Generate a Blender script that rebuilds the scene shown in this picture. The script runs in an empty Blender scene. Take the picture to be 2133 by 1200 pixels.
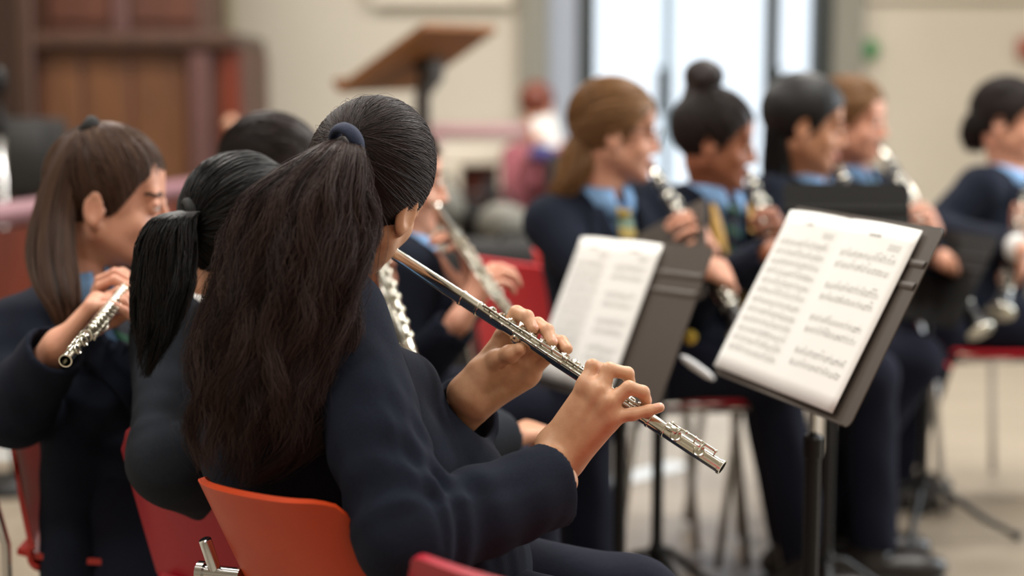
import bpy, math, random
import numpy as np
rnd = random.Random(7)
rng = np.random.default_rng(11)
scene = bpy.context.scene
COL = scene.collection

# ------------------------------------------------------------------ camera, world, lights, exposure
FPX = 3200.0
CX, CY = 1066.5, 600.0
PITCH = math.atan(400 / 3200)
CAMZ = 1.19
FW = np.array([0, math.cos(PITCH), -math.sin(PITCH)])
UPV = np.array([0, math.sin(PITCH), math.cos(PITCH)])
XV = np.array([1.0, 0, 0])
CAM = np.array([0, 0, CAMZ])

cd = bpy.data.cameras.new('camera')
cam = bpy.data.objects.new('camera', cd)
COL.objects.link(cam)
cam.location = (0, 0, CAMZ)
cam.rotation_euler = (math.pi / 2 - PITCH, 0, 0)
cd.sensor_width = 36.0
cd.lens = 36.0 * FPX / 2133.0
cd.clip_start = 0.05
cd.dof.use_dof = True
cd.dof.focus_distance = 2.03
cd.dof.aperture_fstop = 1.55
scene.camera = cam

w = bpy.data.worlds.new('world')
scene.world = w
w.use_nodes = True
bg = w.node_tree.nodes['Background']
bg.inputs[0].default_value = (0.80, 0.90, 1.0, 1)
bg.inputs[1].default_value = 1.6


def area(name, loc, target, size, power, color, sy=None):
    l = bpy.data.lights.new(name, 'AREA')
    l.energy = power
    l.color = color
    l.shape = 'RECTANGLE'
    l.size = size
    l.size_y = sy or size
    o = bpy.data.objects.new(name, l)
    COL.objects.link(o)
    o.location = loc
    d = np.array(target, float) - np.array(loc, float)
    import mathutils
    o.rotation_euler = mathutils.Vector(d).to_track_quat('-Z', 'Y').to_euler()
    return o


# ceiling lamps of the hall
WARM = (1.0, 0.965, 0.91)
for lx, ly, p in ((-1.6, 1.0, 58), (1.6, 1.0, 50), (-1.6, 3.4, 76), (1.7, 3.4, 90), (-1.6, 6.2, 120), (1.6, 6.2, 125)):
    area('hall_lamp', (lx, ly, 3.84), (lx, ly, 0), 1.3, p, WARM, 0.32)
# tall windows of the right hand wall, out of the frame
area('window_daylight', (4.3, 4.6, 2.0), (0, 3.0, 1.0), 2.2, 130, (0.86, 0.94, 1.0), 2.2)

vs = scene.view_settings
vs.view_transform = 'Standard'
vs.look = 'None'
vs.exposure = 0.1
vs.gamma = 1.0
vs.use_curve_mapping = False
try:
    scene.cycles.use_denoising = True
    scene.cycles.max_bounces = 6
    scene.cycles.sample_clamp_indirect = 6.0
except Exception:
    pass


# ------------------------------------------------------------------ small maths
def V(*a):
    return np.array(a, float)


def nz(v):
    v = np.asarray(v, float)
    return v / max(np.linalg.norm(v), 1e-9)


def at(u, v, Y):
    d = FW + (u - CX) / FPX * XV + (CY - v) / FPX * UPV
    return CAM + d * (Y / d[1])


def yawb(deg):                     # facing direction measured clockwise from +Y
    a = math.radians(deg)
    return V(math.cos(a), -math.sin(a), 0), V(math.sin(a), math.cos(a), 0)   # right, front


def rotv(v, k, ang):
    k = nz(k)
    c, s = math.cos(ang), math.sin(ang)
    return v * c + np.cross(k, v) * s + k * np.dot(k, v) * (1 - c)


def lin(c):
    c = c / 255.0
    return c / 12.92 if c <= 0.04045 else ((c + 0.055) / 1.055) ** 2.4


def rgb(r, g, b):
    return (lin(r), lin(g), lin(b), 1)


# ------------------------------------------------------------------ materials
MATS = {}


def mat(name, col, rough=0.5, metal=0.0, col2=None, nscale=40.0, bump=0.0, bscale=200.0, spec=0.5, sss=0.0, stretch=None, coat=0.0, sheen=0.0):
    if name in MATS:
        return MATS[name]
    m = bpy.data.materials.new(name)
    m.use_nodes = True
    nt = m.node_tree
    b = nt.nodes['Principled BSDF']
    b.inputs['Base Color'].default_value = col
    b.inputs['Roughness'].default_value = rough
    b.inputs['Metallic'].default_value = metal
    b.inputs['Specular IOR Level'].default_value = spec
    if sss:
        b.inputs['Subsurface Weight'].default_value = sss
        b.inputs['Subsurface Radius'].default_value = (0.012, 0.005, 0.003)
        b.inputs['Subsurface Scale'].default_value = 1.0
    if coat:
        b.inputs['Coat Weight'].default_value = coat
        b.inputs['Coat Roughness'].default_value = 0.15
    if sheen:
        b.inputs['Sheen Weight'].default_value = sheen
        b.inputs['Sheen Roughness'].default_value = 0.5
    tc = nt.nodes.new('ShaderNodeTexCoord')
    src = tc.outputs['Object']
    if stretch:
        mp = nt.nodes.new('ShaderNodeMapping')
        mp.inputs['Scale'].default_value = stretch
        nt.links.new(src, mp.inputs['Vector'])
        src = mp.outputs['Vector']
    if col2:
        n = nt.nodes.new('ShaderNodeTexNoise')
        n.inputs['Scale'].default_value = nscale
        n.inputs['Detail'].default_value = 4
        nt.links.new(src, n.inputs['Vector'])
        r = nt.nodes.new('ShaderNodeValToRGB')
        r.color_ramp.elements[0].position = 0.32
        r.color_ramp.elements[0].color = col
        r.color_ramp.elements[1].position = 0.68
        r.color_ramp.elements[1].color = col2
        nt.links.new(n.outputs['Fac'], r.inputs['Fac'])
        nt.links.new(r.outputs['Color'], b.inputs['Base Color'])
    if bump:
        n2 = nt.nodes.new('ShaderNodeTexNoise')
        n2.inputs['Scale'].default_value = bscale
        n2.inputs['Detail'].default_value = 3
        nt.links.new(src, n2.inputs['Vector'])
        bp = nt.nodes.new('ShaderNodeBump')
        bp.inputs['Strength'].default_value = bump
        bp.inputs['Distance'].default_value = 0.002
        nt.links.new(n2.outputs['Fac'], bp.inputs['Height'])
        nt.links.new(bp.outputs['Normal'], b.inputs['Normal'])
    MATS[name] = m
    return m


def stripe_mat(name, cols, scale, direction, rough=0.6):
    m = bpy.data.materials.new(name)
    m.use_nodes = True
    nt = m.node_tree
    b = nt.nodes['Principled BSDF']
    b.inputs['Roughness'].default_value = rough
    tc = nt.nodes.new('ShaderNodeTexCoord')
    dt = nt.nodes.new('ShaderNodeVectorMath')
    dt.operation = 'DOT_PRODUCT'
    dt.inputs[1].default_value = tuple(nz(direction) * scale)
    nt.links.new(tc.outputs['Object'], dt.inputs[0])
    fr = nt.nodes.new('ShaderNodeMath')
    fr.operation = 'FRACT'
    nt.links.new(dt.outputs['Value'], fr.inputs[0])
    r = nt.nodes.new('ShaderNodeValToRGB')
    r.color_ramp.interpolation = 'CONSTANT'
    els = r.color_ramp.elements
    while len(els) < len(cols):
        els.new(0.5)
    for i, c in enumerate(cols):
        els[i].position = i / len(cols)
        els[i].color = c
    nt.links.new(fr.outputs[0], r.inputs['Fac'])
    nt.links.new(r.outputs['Color'], b.inputs['Base Color'])
    return m


def hair_mat(name, dark, light, rough=0.42, spec=0.4):
    m = bpy.data.materials.new(name)
    m.use_nodes = True
    nt = m.node_tree
    b = nt.nodes['Principled BSDF']
    b.inputs['Roughness'].default_value = rough
    b.inputs['Specular IOR Level'].default_value = spec
    a = nt.nodes.new('ShaderNodeAttribute')
    a.attribute_name = 'tone'
    mx = nt.nodes.new('ShaderNodeMix')
    mx.data_type = 'RGBA'
    mx.inputs[6].default_value = dark
    mx.inputs[7].default_value = light
    nt.links.new(a.outputs['Fac'], mx.inputs[0])
    nt.links.new(mx.outputs[2], b.inputs['Base Color'])
    return m


SKIN_TAN = mat('skin tan', rgb(206, 158, 124), 0.48, col2=rgb(194, 144, 110), nscale=60, bump=0.12, bscale=700, sss=0.12)
SKIN_PINK = mat('skin fair', rgb(214, 160, 134), 0.5, col2=rgb(206, 146, 122), nscale=30, sss=0.12)
SKIN_BROWN = mat('skin brown', rgb(158, 100, 72), 0.48, col2=rgb(146, 90, 64), nscale=30, sss=0.1)
SKIN_OLIVE = mat('skin olive', rgb(190, 136, 104), 0.5, col2=rgb(180, 126, 96), nscale=30, sss=0.1)
LIP = mat('lip skin', rgb(176, 98, 88), 0.45)
NAIL = mat('finger nail', rgb(222, 168, 146), 0.28)
EYEW = mat('eye white', rgb(214, 206, 200), 0.25)
IRIS = mat('iris brown', rgb(34, 22, 16), 0.2)
BROW = mat('brow hair', rgb(44, 32, 26), 0.7)
NAVY = mat('navy blazer cloth', rgb(19, 24, 36), 0.9, col2=rgb(24, 29, 43), nscale=260, bump=0.35, bscale=900, spec=0.16)
NAVYD = mat('dark navy trouser cloth', rgb(21, 23, 36), 0.9, col2=rgb(25, 27, 41), nscale=200, bump=0.2, bscale=700, spec=0.14)
LINING = mat('dark lining', rgb(18, 20, 28), 0.7)
SHIRT = mat('light blue shirt cotton', rgb(128, 168, 214), 0.8, bump=0.1, bscale=500)
SHIRTW = mat('white shirt cotton', rgb(212, 210, 208), 0.8)
SHOE = mat('black shoe leather', rgb(30, 25, 24), 0.4)
SHOEB = mat('brown shoe leather', rgb(44, 34, 30), 0.4)
SOCK = mat('grey sock wool', rgb(60, 60, 66), 0.9)
TIE = stripe_mat('green striped tie silk', [rgb(14, 24, 40), rgb(14, 24, 40), rgb(14, 24, 40), rgb(34, 84, 62)], 22, (0.3, 0.5, 1))
TIEG = stripe_mat('gold striped tie silk', [rgb(196, 172, 96), rgb(126, 150, 130), rgb(188, 160, 70), rgb(60, 92, 140)], 14, (0.4, -0.5, 1))
GOLD = mat('gold braid', rgb(190, 144, 48), 0.55, col2=rgb(160, 124, 60), nscale=30)
SILVER = mat('polished silver', rgb(226, 224, 214), 0.13, 1.0)
SILVERK = mat('silver keywork', rgb(214, 212, 200), 0.2, 1.0)
CHROME = mat('chrome tube', rgb(200, 200, 200), 0.16, 1.0)
BLACKPAD = mat('black pad', rgb(14, 16, 18), 0.4)
GRENADILLA = mat('black grenadilla wood', rgb(20, 18, 18), 0.35, coat=0.3)
TRAY = mat('dark taupe metal', rgb(74, 66, 60), 0.55, col2=rgb(70, 62, 56), nscale=500, bump=0.1, bscale=600)
TRAYB = mat('shade darkened black metal', rgb(20, 19, 18), 0.6, spec=0.2)  # black made darker still: shade of a tray turned from the light, in the colour
POLE = mat('black pole metal', rgb(16, 15, 16), 0.45, spec=0.3)
PAPER = mat('white paper', rgb(240, 240, 237), 0.85)
INK = mat('grey ink', rgb(200, 200, 196), 0.9)
INKD = mat('dark ink', rgb(158, 158, 155), 0.9)
ORANGE = mat('orange plastic', rgb(196, 66, 22), 0.42, col2=rgb(188, 60, 20), nscale=12, bump=0.05, bscale=900)
RED = mat('red plastic', rgb(214, 12, 42), 0.42)
CRIMSON = mat('crimson plastic', rgb(168, 8, 40), 0.42)
BRICKRED = mat('deep red plastic', rgb(160, 34, 26), 0.42)
BEIGE = mat('cream wall paint', rgb(203, 195, 180), 0.9, col2=rgb(197, 189, 174), nscale=1.5)
CREAM = mat('pale cream paint', rgb(222, 214, 198), 0.8)
GREYP = mat('grey painted column', rgb(134, 132, 122), 0.7)
PALEBLUE = mat('pale grey blue column paint', rgb(158, 166, 180), 0.6)
DARKFR = mat('dark grey aluminium', rgb(44, 50, 50), 0.45)
WOODR = mat('reddish organ wood', rgb(84, 44, 27), 0.5, col2=rgb(70, 36, 22), nscale=3, stretch=(6, 6, 0.8))
WOODP = mat('amber organ panel wood', rgb(98, 60, 30), 0.5, col2=rgb(82, 48, 25), nscale=3, stretch=(6, 6, 0.8))
WOODD = mat('dark organ wood', rgb(66, 40, 26), 0.45, col2=rgb(52, 30, 20), nscale=3, stretch=(6, 6, 0.8))
WOODM = mat('dark red mahogany', rgb(104, 40, 18), 0.4, col2=rgb(84, 28, 14), nscale=3, stretch=(6, 6, 0.8))
WOODL = mat('brown lectern wood', rgb(134, 82, 34), 0.5, col2=rgb(100, 58, 22), nscale=4, stretch=(1, 8, 8))
MAUVE = mat('mauve rail paint', rgb(132, 92, 100), 0.5)
PINKR = mat('dusty pink rail paint', rgb(170, 134, 136), 0.5)
BLACKM = mat('black fabric', rgb(22, 21, 21), 0.85)
GREYF = mat('grey fabric', rgb(122, 120, 112), 0.85, col2=rgb(96, 94, 86), nscale=8)
MAUVEC = mat('mauve cloth', rgb(132, 70, 78), 0.85)
INDIGO = mat('indigo cloth', rgb(66, 62, 120), 0.85)
GREENS = mat('green sign face', rgb(52, 128, 72), 0.6)
REDBOX = mat('red brown casing', rgb(160, 84, 66), 0.6)
BRASS = mat('brass button', rgb(196, 166, 74), 0.35, 0.8)
NAVYTIE = mat('navy elastic', rgb(28, 38, 64), 0.8, bump=0.4, bscale=600)
BLACKEL = mat('black elastic', rgb(16, 15, 16), 0.8)
HAIR_BLACK = hair_mat('black brown hair', rgb(24, 19, 20), rgb(74, 55, 51), .58, .30)
HAIR_BROWN = hair_mat('brown hair', rgb(50, 35, 28), rgb(104, 72, 52), 0.5, 0.3)
HAIR_JET = hair_mat('jet black hair', rgb(17, 16, 17), rgb(36, 32, 32), .52, .28)
HAIR_LIGHT = hair_mat('light brown hair', rgb(110, 76, 44), rgb(156, 114, 72), 0.5)
HAIR_DARK = hair_mat('dark brown hair', rgb(32, 25, 25), rgb(52, 39, 35), .52, .28)


# ------------------------------------------------------------------ object helpers
ORIG = {}


def link(o, parent=None):
    COL.objects.link(o)
    if parent is not None:
        o.parent = parent
        ORIG[o.name] = ORIG.get(parent.name, np.zeros(3))
    return o


def thing(name, label, cat, loc=(0, 0, 0), group=None):
    o = bpy.data.objects.new(name, None)
    COL.objects.link(o)
    o.location = tuple(float(x) for x in loc)
    o.empty_display_size = 0.05
    o['label'] = label
    o['category'] = cat
    if group:
        o['group'] = group
    ORIG[o.name] = np.array(loc, float)
    return o


def mesh(name, Vs, Fs, mats, parent=None, mi=None, smooth=True, label=None, tone=None):
    Vs = np.asarray(Vs, float)
    if parent is not None:
        Vs = Vs - ORIG[parent.name]
    me = bpy.data.meshes.new(name)
    if isinstance(Fs, np.ndarray):
        n, k = Fs.shape
        me.vertices.add(len(Vs))
        me.vertices.foreach_set('co', Vs.astype(np.float32).ravel())
        me.loops.add(n * k)
        me.loops.foreach_set('vertex_index', Fs.astype(np.int32).ravel())
        me.polygons.add(n)
        me.polygons.foreach_set('loop_start', np.arange(0, n * k, k, dtype=np.int32))
        me.update(calc_edges=True)
    else:
        me.from_pydata(Vs.tolist(), [], Fs)
    if not isinstance(mats, (list, tuple)):
        mats = [mats]
    for m in mats:
        me.materials.append(m)
    npoly = len(me.polygons)
    if mi is not None:
        me.polygons.foreach_set('material_index', np.asarray(mi, np.int32))
    me.polygons.foreach_set('use_smooth', np.full(npoly, bool(smooth)))
    if tone is not None:
        a = me.attributes.new('tone', 'FLOAT', 'POINT')
        a.data.foreach_set('value', np.asarray(tone, np.float32))
    me.validate()
    me.update()
    o = bpy.data.objects.new(name, me)
    link(o, parent)
    if label:
        o['label'] = label
    return o


def single(name, Vs, Fs, mats, label, cat, group=None, base=None, **k):
    """a thing that is one mesh; its origin sits at base"""
    Vs = np.asarray(Vs, float)
    if base is None:
        base = V(Vs[:, 0].mean(), Vs[:, 1].mean(), Vs[:, 2].min())
    o = mesh(name, Vs - base, Fs, mats, None, **k)
    o.location = tuple(base)
    ORIG[o.name] = np.array(base)
    o['label'] = label
    o['category'] = cat
    if group:
        o['group'] = group
    return o


def struct(name, Vs, Fs, mats, smooth=False, parent=None):
    o = mesh(name, Vs, Fs, mats, parent, smooth=smooth)
    if parent is None:
        o['kind'] = 'structure'
        ORIG[o.name] = np.zeros(3)
    return o


class MB:
    """collects shapes into one mesh"""

    def __init__(s):
        s.v, s.f, s.m, s.n = [], [], [], 0

    def add(s, Vs, Fs, m=0):
        Vs = np.asarray(Vs, float)
        s.v.append(Vs)
        for f in (Fs.tolist() if isinstance(Fs, np.ndarray) else Fs):
            s.f.append([i + s.n for i in f])
            s.m.append(m)
        s.n += len(Vs)
        return s

    def box(s, c, size, axes=None, m=0, bev=0.0):
        c = np.asarray(c, float)
        A = np.eye(3) if axes is None else np.array(axes, float)
        h = np.asarray(size, float) / 2
        if bev <= 0:
            P = [c + A[0] * h[0] * x + A[1] * h[1] * y + A[2] * h[2] * z for x in (-1, 1) for y in (-1, 1) for z in (-1, 1)]
            return s.add(P, [[0, 1, 3, 2], [4, 6, 7, 5], [0, 4, 5, 1], [2, 3, 7, 6], [0, 2, 6, 4], [1, 5, 7, 3]], m)
        # bevelled box: octagon-like rounded rectangle in xy swept over z with inset caps
        rows = []
        b = min(bev, h.min() * 0.99)
        for z, ins in ((-h[2], b), (-h[2] + b, 0), (h[2] - b, 0), (h[2], b)):
            hx, hy = h[0] - ins, h[1] - ins
            bb = b
            pts = [(hx, -hy + bb), (hx, hy - bb), (hx - bb, hy), (-hx + bb, hy), (-hx, hy - bb), (-hx, -hy + bb), (-hx + bb, -hy), (hx - bb, -hy)]
            rows.append([c + A[0] * x + A[1] * y + A[2] * z for x, y in pts])
        P = [p for r in rows for p in r]
        F = []
        for i in range(3):
            for j in range(8):
                a, d = i * 8 + j, i * 8 + (j + 1) % 8
                F.append([a, d, d + 8, a + 8])
        F.append(list(range(7, -1, -1)))
        F.append(list(range(24, 32)))
        return s.add(P, F, m)

    def tube(s, pts, r, n=12, m=0, cap=True):
        pts = [np.asarray(p, float) for p in pts]
        rs = r if isinstance(r, (list, tuple)) else [r] * len(pts)
        P, F = [], []
        ref = None
        for i, p in enumerate(pts):
            t = nz(pts[min(i + 1, len(pts) - 1)] - pts[max(i - 1, 0)])
            if ref is None:
                ref = V(0, 0, 1) if abs(t[2]) < 0.9 else V(1, 0, 0)
            a = nz(np.cross(t, ref))
            b = np.cross(t, a)
            ref = nz(np.cross(a, t)) if True else ref
            for k in range(n):
                an = 2 * math.pi * k / n
                P.append(p + (a * math.cos(an) + b * math.sin(an)) * rs[i])
        for i in range(len(pts) - 1):
            for k in range(n):
                k2 = (k + 1) % n
                F.append([i * n + k, i * n + k2, (i + 1) * n + k2, (i + 1) * n + k])
        if cap:
            F.append(list(range(n - 1, -1, -1)))
            F.append([(len(pts) - 1) * n + k for k in range(n)])
        return s.add(P, F, m)

    def lathe(s, o, axis, prof, n=20, m=0, cap=True):
        """prof: (distance along axis, radius)"""
        axis = nz(axis)
        a = nz(np.cross(axis, V(0, 0, 1) if abs(axis[2]) < 0.9 else V(1, 0, 0)))
        b = np.cross(axis, a)
        P, F = [], []
        for d, r in prof:
            for k in range(n):
                an = 2 * math.pi * k / n
                P.append(np.asarray(o) + axis * d + (a * math.cos(an) + b * math.sin(an)) * r)
        for i in range(len(prof) - 1):
            for k in range(n):
                k2 = (k + 1) % n
                F.append([i * n + k, i * n + k2, (i + 1) * n + k2, (i + 1) * n + k])
        if cap:
            F.append(list(range(n - 1, -1, -1)))
            F.append([(len(prof) - 1) * n + k for k in range(n)])
        return s.add(P, F, m)

    def ball(s, c, r, axes=None, m=0, nu=12, nv=8):
        r = np.ones(3) * r if np.isscalar(r) else np.asarray(r, float)
        A = np.eye(3) if axes is None else np.array(axes, float)
        P, F = [], []
        for i in range(nv + 1):
            th = math.pi * i / nv
            for k in range(nu):
                ph = 2 * math.pi * k / nu
                q = V(math.sin(th) * math.cos(ph), math.sin(th) * math.sin(ph), math.cos(th)) * r
                P.append(np.asarray(c) + A.T @ q)
        for i in range(nv):
            for k in range(nu):
                k2 = (k + 1) % nu
                F.append([i * nu + k, (i + 1) * nu + k, (i + 1) * nu + k2, i * nu + k2])
        return s.add(P, F, m)

    def torus(s, c, axis, R, r, n=28, k=10, m=0, sy=1.0):
        axis = nz(axis)
        a = nz(np.cross(axis, V(0, 0, 1) if abs(axis[2]) < 0.9 else V(1, 0, 0)))
        b = np.cross(axis, a)
        P, F = [], []
        for i in range(n):
            an = 2 * math.pi * i / n
            d = a * math.cos(an) + b * math.sin(an)
            for j in range(k):
                bn = 2 * math.pi * j / k
                P.append(np.asarray(c) + d * (R + r * math.cos(bn)) + axis * r * sy * math.sin(bn))
        for i in range(n):
            for j in range(k):
                i2, j2 = (i + 1) % n, (j + 1) % k
                F.append([i * k + j, i2 * k + j, i2 * k + j2, i * k + j2])
        return s.add(P, F, m)

    def grid(s, G, m=0, thick=0.0, nrm=None):
        """G: array (a,b,3); thick>0 makes a closed slab along -normal"""
        G = np.asarray(G, float)
        a, b = G.shape[:2]
        P = G.reshape(-1, 3)
        F = []
        for i in range(a - 1):
            for j in range(b - 1):
                F.append([i * b + j, (i + 1) * b + j, (i + 1) * b + j + 1, i * b + j + 1])
        if thick:
            du = np.gradient(G, axis=0)
            dv = np.gradient(G, axis=1)
            N = np.cross(du, dv)
            N /= np.maximum(np.linalg.norm(N, axis=-1, keepdims=True), 1e-9)
            Q = (G - N * thick).reshape(-1, 3)
            o = a * b
            F2 = [[q + o for q in f[::-1]] for f in F]
            ring = [j for j in range(b)] + [i * b + b - 1 for i in range(1, a)] + [(a - 1) * b + j for j in range(b - 2, -1, -1)] + [i * b for i in range(a - 2, 0, -1)]
            side = []
            for q in range(len(ring)):
                x, y = ring[q], ring[(q + 1) % len(ring)]
                side.append([x, y, y + o, x + o])
            return s.add(np.vstack([P, Q]), F + F2 + side, m)
        return s.add(P, F, m)

    def build(s, name, mats, parent=None, smooth=True, label=None, auto=False):
        o = mesh(name, np.vstack(s.v), s.f, mats, parent, mi=s.m, smooth=smooth, label=label)
        if auto:
            sharp(o)
        return o

    def single(s, name, mats, label, cat, group=None, smooth=True, base=None, auto=False):
        o = single(name, np.vstack(s.v), s.f, mats, label, cat, group, base=base, mi=s.m, smooth=smooth)
        if auto:
            sharp(o)
        return o

    def struct(s, name, mats, parent=None):
        o = mesh(name, np.vstack(s.v), s.f, mats, parent, mi=s.m, smooth=False)
        if parent is None:
            o['kind'] = 'structure'
            ORIG[o.name] = np.zeros(3)
        return o


def sharp(o, ang=38):
    me = o.data
    me.polygons.foreach_set('use_smooth', np.full(len(me.polygons), True))
    try:
        me.set_sharp_from_angle(angle=math.radians(ang))
    except Exception:
        pass


# ------------------------------------------------------------------ implicit surfaces
def smin(a, b, k):
    if k <= 0:
        return np.minimum(a, b)
    h = np.maximum(k - np.abs(a - b), 0) / k
    return np.minimum(a, b) - h * h * k * 0.25


class SDF:
    def __init__(s, k=0.012):
        s.k = k
        s.ops = []

    def cap(s, a, b, ra, rb=None, k=None, cut=None, flat=None):
        """tapered capsule; flat=(axis, scale) squashes the section along axis"""
        a = np.asarray(a, float)
        b = np.asarray(b, float)
        rb = ra if rb is None else rb
        ba = b - a
        L2 = max(float(ba @ ba), 1e-10)

        def f(x, y, z):
            px, py, pz = x - a[0], y - a[1], z - a[2]
            h = np.clip((px * ba[0] + py * ba[1] + pz * ba[2]) / L2, 0, 1)
            qx, qy, qz = px - ba[0] * h, py - ba[1] * h, pz - ba[2] * h
            if flat is not None:
                ax, sc = flat
                dd = (qx * ax[0] + qy * ax[1] + qz * ax[2]) * (1 / sc - 1)
                qx, qy, qz = qx + ax[0] * dd, qy + ax[1] * dd, qz + ax[2] * dd
            d = np.sqrt(qx * qx + qy * qy + qz * qz) - (ra + (rb - ra) * h)
            if flat is not None:
                d = d * min(flat[1] * 1.15, 1)
            if cut is not None:
                p0, n0 = cut
                d = np.maximum(d, (x - p0[0]) * n0[0] + (y - p0[1]) * n0[1] + (z - p0[2]) * n0[2])
            return d
        lo = np.minimum(a - ra, b - rb)
        hi = np.maximum(a + ra, b + rb)
        s.ops.append(('u', f, lo, hi, s.k if k is None else k))
        return s

    def ell(s, c, r, R=None, k=None, mode='u'):
        c = np.asarray(c, float)
        r = np.ones(3) * r if np.isscalar(r) else np.asarray(r, float)
        R = np.eye(3) if R is None else np.asarray(R, float)

        def f(x, y, z):
            px, py, pz = x - c[0], y - c[1], z - c[2]
            k0 = 0
            k1 = 0
            for i in range(3):
                q = (px * R[i, 0] + py * R[i, 1] + pz * R[i, 2]) / r[i]
                k0 = k0 + q * q
                q = q / r[i]
                k1 = k1 + q * q
            k0 = np.sqrt(k0)
            k1 = np.sqrt(k1)
            return k0 * (k0 - 1.0) / np.maximum(k1, 1e-9)
        e = np.sqrt((R.T ** 2) @ (r ** 2))
        s.ops.append((mode, f, c - e, c + e, s.k if k is None else k))
        return s

    def sub_ell(s, c, r, R=None, k=0.006):
        return s.ell(c, r, R, k, 's')

    def sub_cap(s, a, b, ra, rb=None, k=0.004):
        s.cap(a, b, ra, rb, k)
        o = s.ops.pop()
        s.ops.append(('s',) + o[1:])
        return s

    def cut(s, p, n, k=0.004):
        """removes what lies on the side n points to"""
        p = np.asarray(p, float)
        n = nz(n)

        def f(x, y, z):
            return -((x - p[0]) * n[0] + (y - p[1]) * n[1] + (z - p[2]) * n[2])
        s.ops.append(('s', f, None, None, k))
        return s

    def cut_wedge(s, planes, k=0.004):
        """removes the region behind all planes (p, n): inside where dot(x-p,n)<0 for all"""
        pl = [(np.asarray(p, float), nz(n)) for p, n in planes]

        def f(x, y, z):
            d = None
            for p, n in pl:
                e = (x - p[0]) * n[0] + (y - p[1]) * n[1] + (z - p[2]) * n[2]
                d = e if d is None else np.maximum(d, e)
            return d
        s.ops.append(('s', f, None, None, k))
        return s

    def warp(s, g):
        """adds a displacement g(x,y,z) to the field"""
        s.ops.append(('w', g, None, None, 0))
        return s

    def eval(s, P):
        x, y, z = P[:, 0], P[:, 1], P[:, 2]
        F = np.full(len(P), 10.0)
        for mode, f, lo, hi, k in s.ops:
            d = f(x, y, z)
            if mode == 'u':
                F = smin(F, d, k)
            elif mode == 's':
                F = -smin(-F, d, k)
            else:
                F = F + d
        return F

    def build(s, h, lo=None, hi=None):
        L = np.min([o[2] for o in s.ops if o[0] == 'u'], axis=0) - 4 * h
        Hh = np.max([o[3] for o in s.ops if o[0] == 'u'], axis=0) + 4 * h
        if lo is not None:
            L = np.maximum(L, lo)
        if hi is not None:
            Hh = np.minimum(Hh, hi)
        n = np.ceil((Hh - L) / h).astype(int) + 1
        ax = [(L[i] + h * np.arange(n[i])).astype(np.float32) for i in range(3)]
        F = np.full(n, 1.0, np.float32)
        for mode, f, l0, h0, k in s.ops:
            if l0 is None:
                sl = [slice(0, n[i]) for i in range(3)]
            else:
                mg = 3 * h + k
                i0 = np.clip(np.floor((l0 - mg - L) / h).astype(int), 0, n)
                i1 = np.clip(np.ceil((h0 + mg - L) / h).astype(int) + 1, 0, n)
                if np.any(i1 <= i0):
                    continue
                sl = [slice(i0[i], i1[i]) for i in range(3)]
            x = ax[0][sl[0]][:, None, None]
            y = ax[1][sl[1]][None, :, None]
            z = ax[2][sl[2]][None, None, :]
            d = f(x, y, z)
            A = F[tuple(sl)]
            if mode == 'u':
                F[tuple(sl)] = smin(A, d, k)
            elif mode == 's':
                F[tuple(sl)] = -smin(-A, d, k)
            else:
                F[tuple(sl)] = A + d
        return surface_nets(F, L, h)


def surface_nets(F, org, h):
    S = F < 0
    cnt = np.zeros(tuple(np.array(F.shape) - 1), np.int8)
    for a in (0, 1):
        for b in (0, 1):
            for c in (0, 1):
                cnt += S[a:F.shape[0] - 1 + a, b:F.shape[1] - 1 + b, c:F.shape[2] - 1 + c]
    act = (cnt > 0) & (cnt < 8)
    idx = np.argwhere(act)
    if len(idx) == 0:
        return np.zeros((0, 3)), np.zeros((0, 4), int)
    acc = np.zeros((len(idx), 3))
    num = np.zeros(len(idx))
    cor = [(a, b, c) for a in (0, 1) for b in (0, 1) for c in (0, 1)]
    for p in cor:
        for q in cor:
            if sum(q) - sum(p) == 1 and sum(abs(x - y) for x, y in zip(p, q)) == 1:
                fa = F[idx[:, 0] + p[0], idx[:, 1] + p[1], idx[:, 2] + p[2]]
                fb = F[idx[:, 0] + q[0], idx[:, 1] + q[1], idx[:, 2] + q[2]]
                m = (fa < 0) != (fb < 0)
                t = np.where(m, fa / np.where(m, fa - fb, 1), 0)
                pos = np.array(p)[None] + (np.array(q) - np.array(p))[None] * t[:, None]
                acc[m] += pos[m]
                num[m] += 1
    vs = org + h * (idx + acc / num[:, None])
    vid = np.full(act.shape, -1, np.int64)
    vid[act] = np.arange(len(idx))
    faces = []
    for ax in range(3):
        sl0 = [slice(None)] * 3
        sl1 = [slice(None)] * 3
        sl0[ax] = slice(0, -1)
        sl1[ax] = slice(1, None)
        A, B = S[tuple(sl0)], S[tuple(sl1)]
        m = A != B
        b, c = [i for i in range(3) if i != ax]
        e = np.argwhere(m)
        ok = (e[:, b] > 0) & (e[:, c] > 0) & (e[:, b] < F.shape[b] - 1) & (e[:, c] < F.shape[c] - 1)
        e = e[ok]
        if len(e) == 0:
            continue

        def cell(db, dc):
            q = e.copy()
            q[:, b] += db
            q[:, c] += dc
            return vid[q[:, 0], q[:, 1], q[:, 2]]
        quad = np.stack([cell(-1, -1), cell(0, -1), cell(0, 0), cell(-1, 0)], 1)
        inside = A[e[:, 0], e[:, 1], e[:, 2]]
        flip = ~inside if ax != 1 else inside
        quad[flip] = quad[flip][:, ::-1]
        faces.append(quad)
    Fq = np.vstack(faces)
    Fq = Fq[(Fq >= 0).all(1)]
    return vs, Fq


def joinm(parts):
    vs, fs, n = [], [], 0
    for v, f in parts:
        vs.append(v)
        fs.append(f + n)
        n += len(v)
    return np.vstack(vs), np.vstack(fs)


def cents(v, f):
    return v[f].mean(1)


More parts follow.
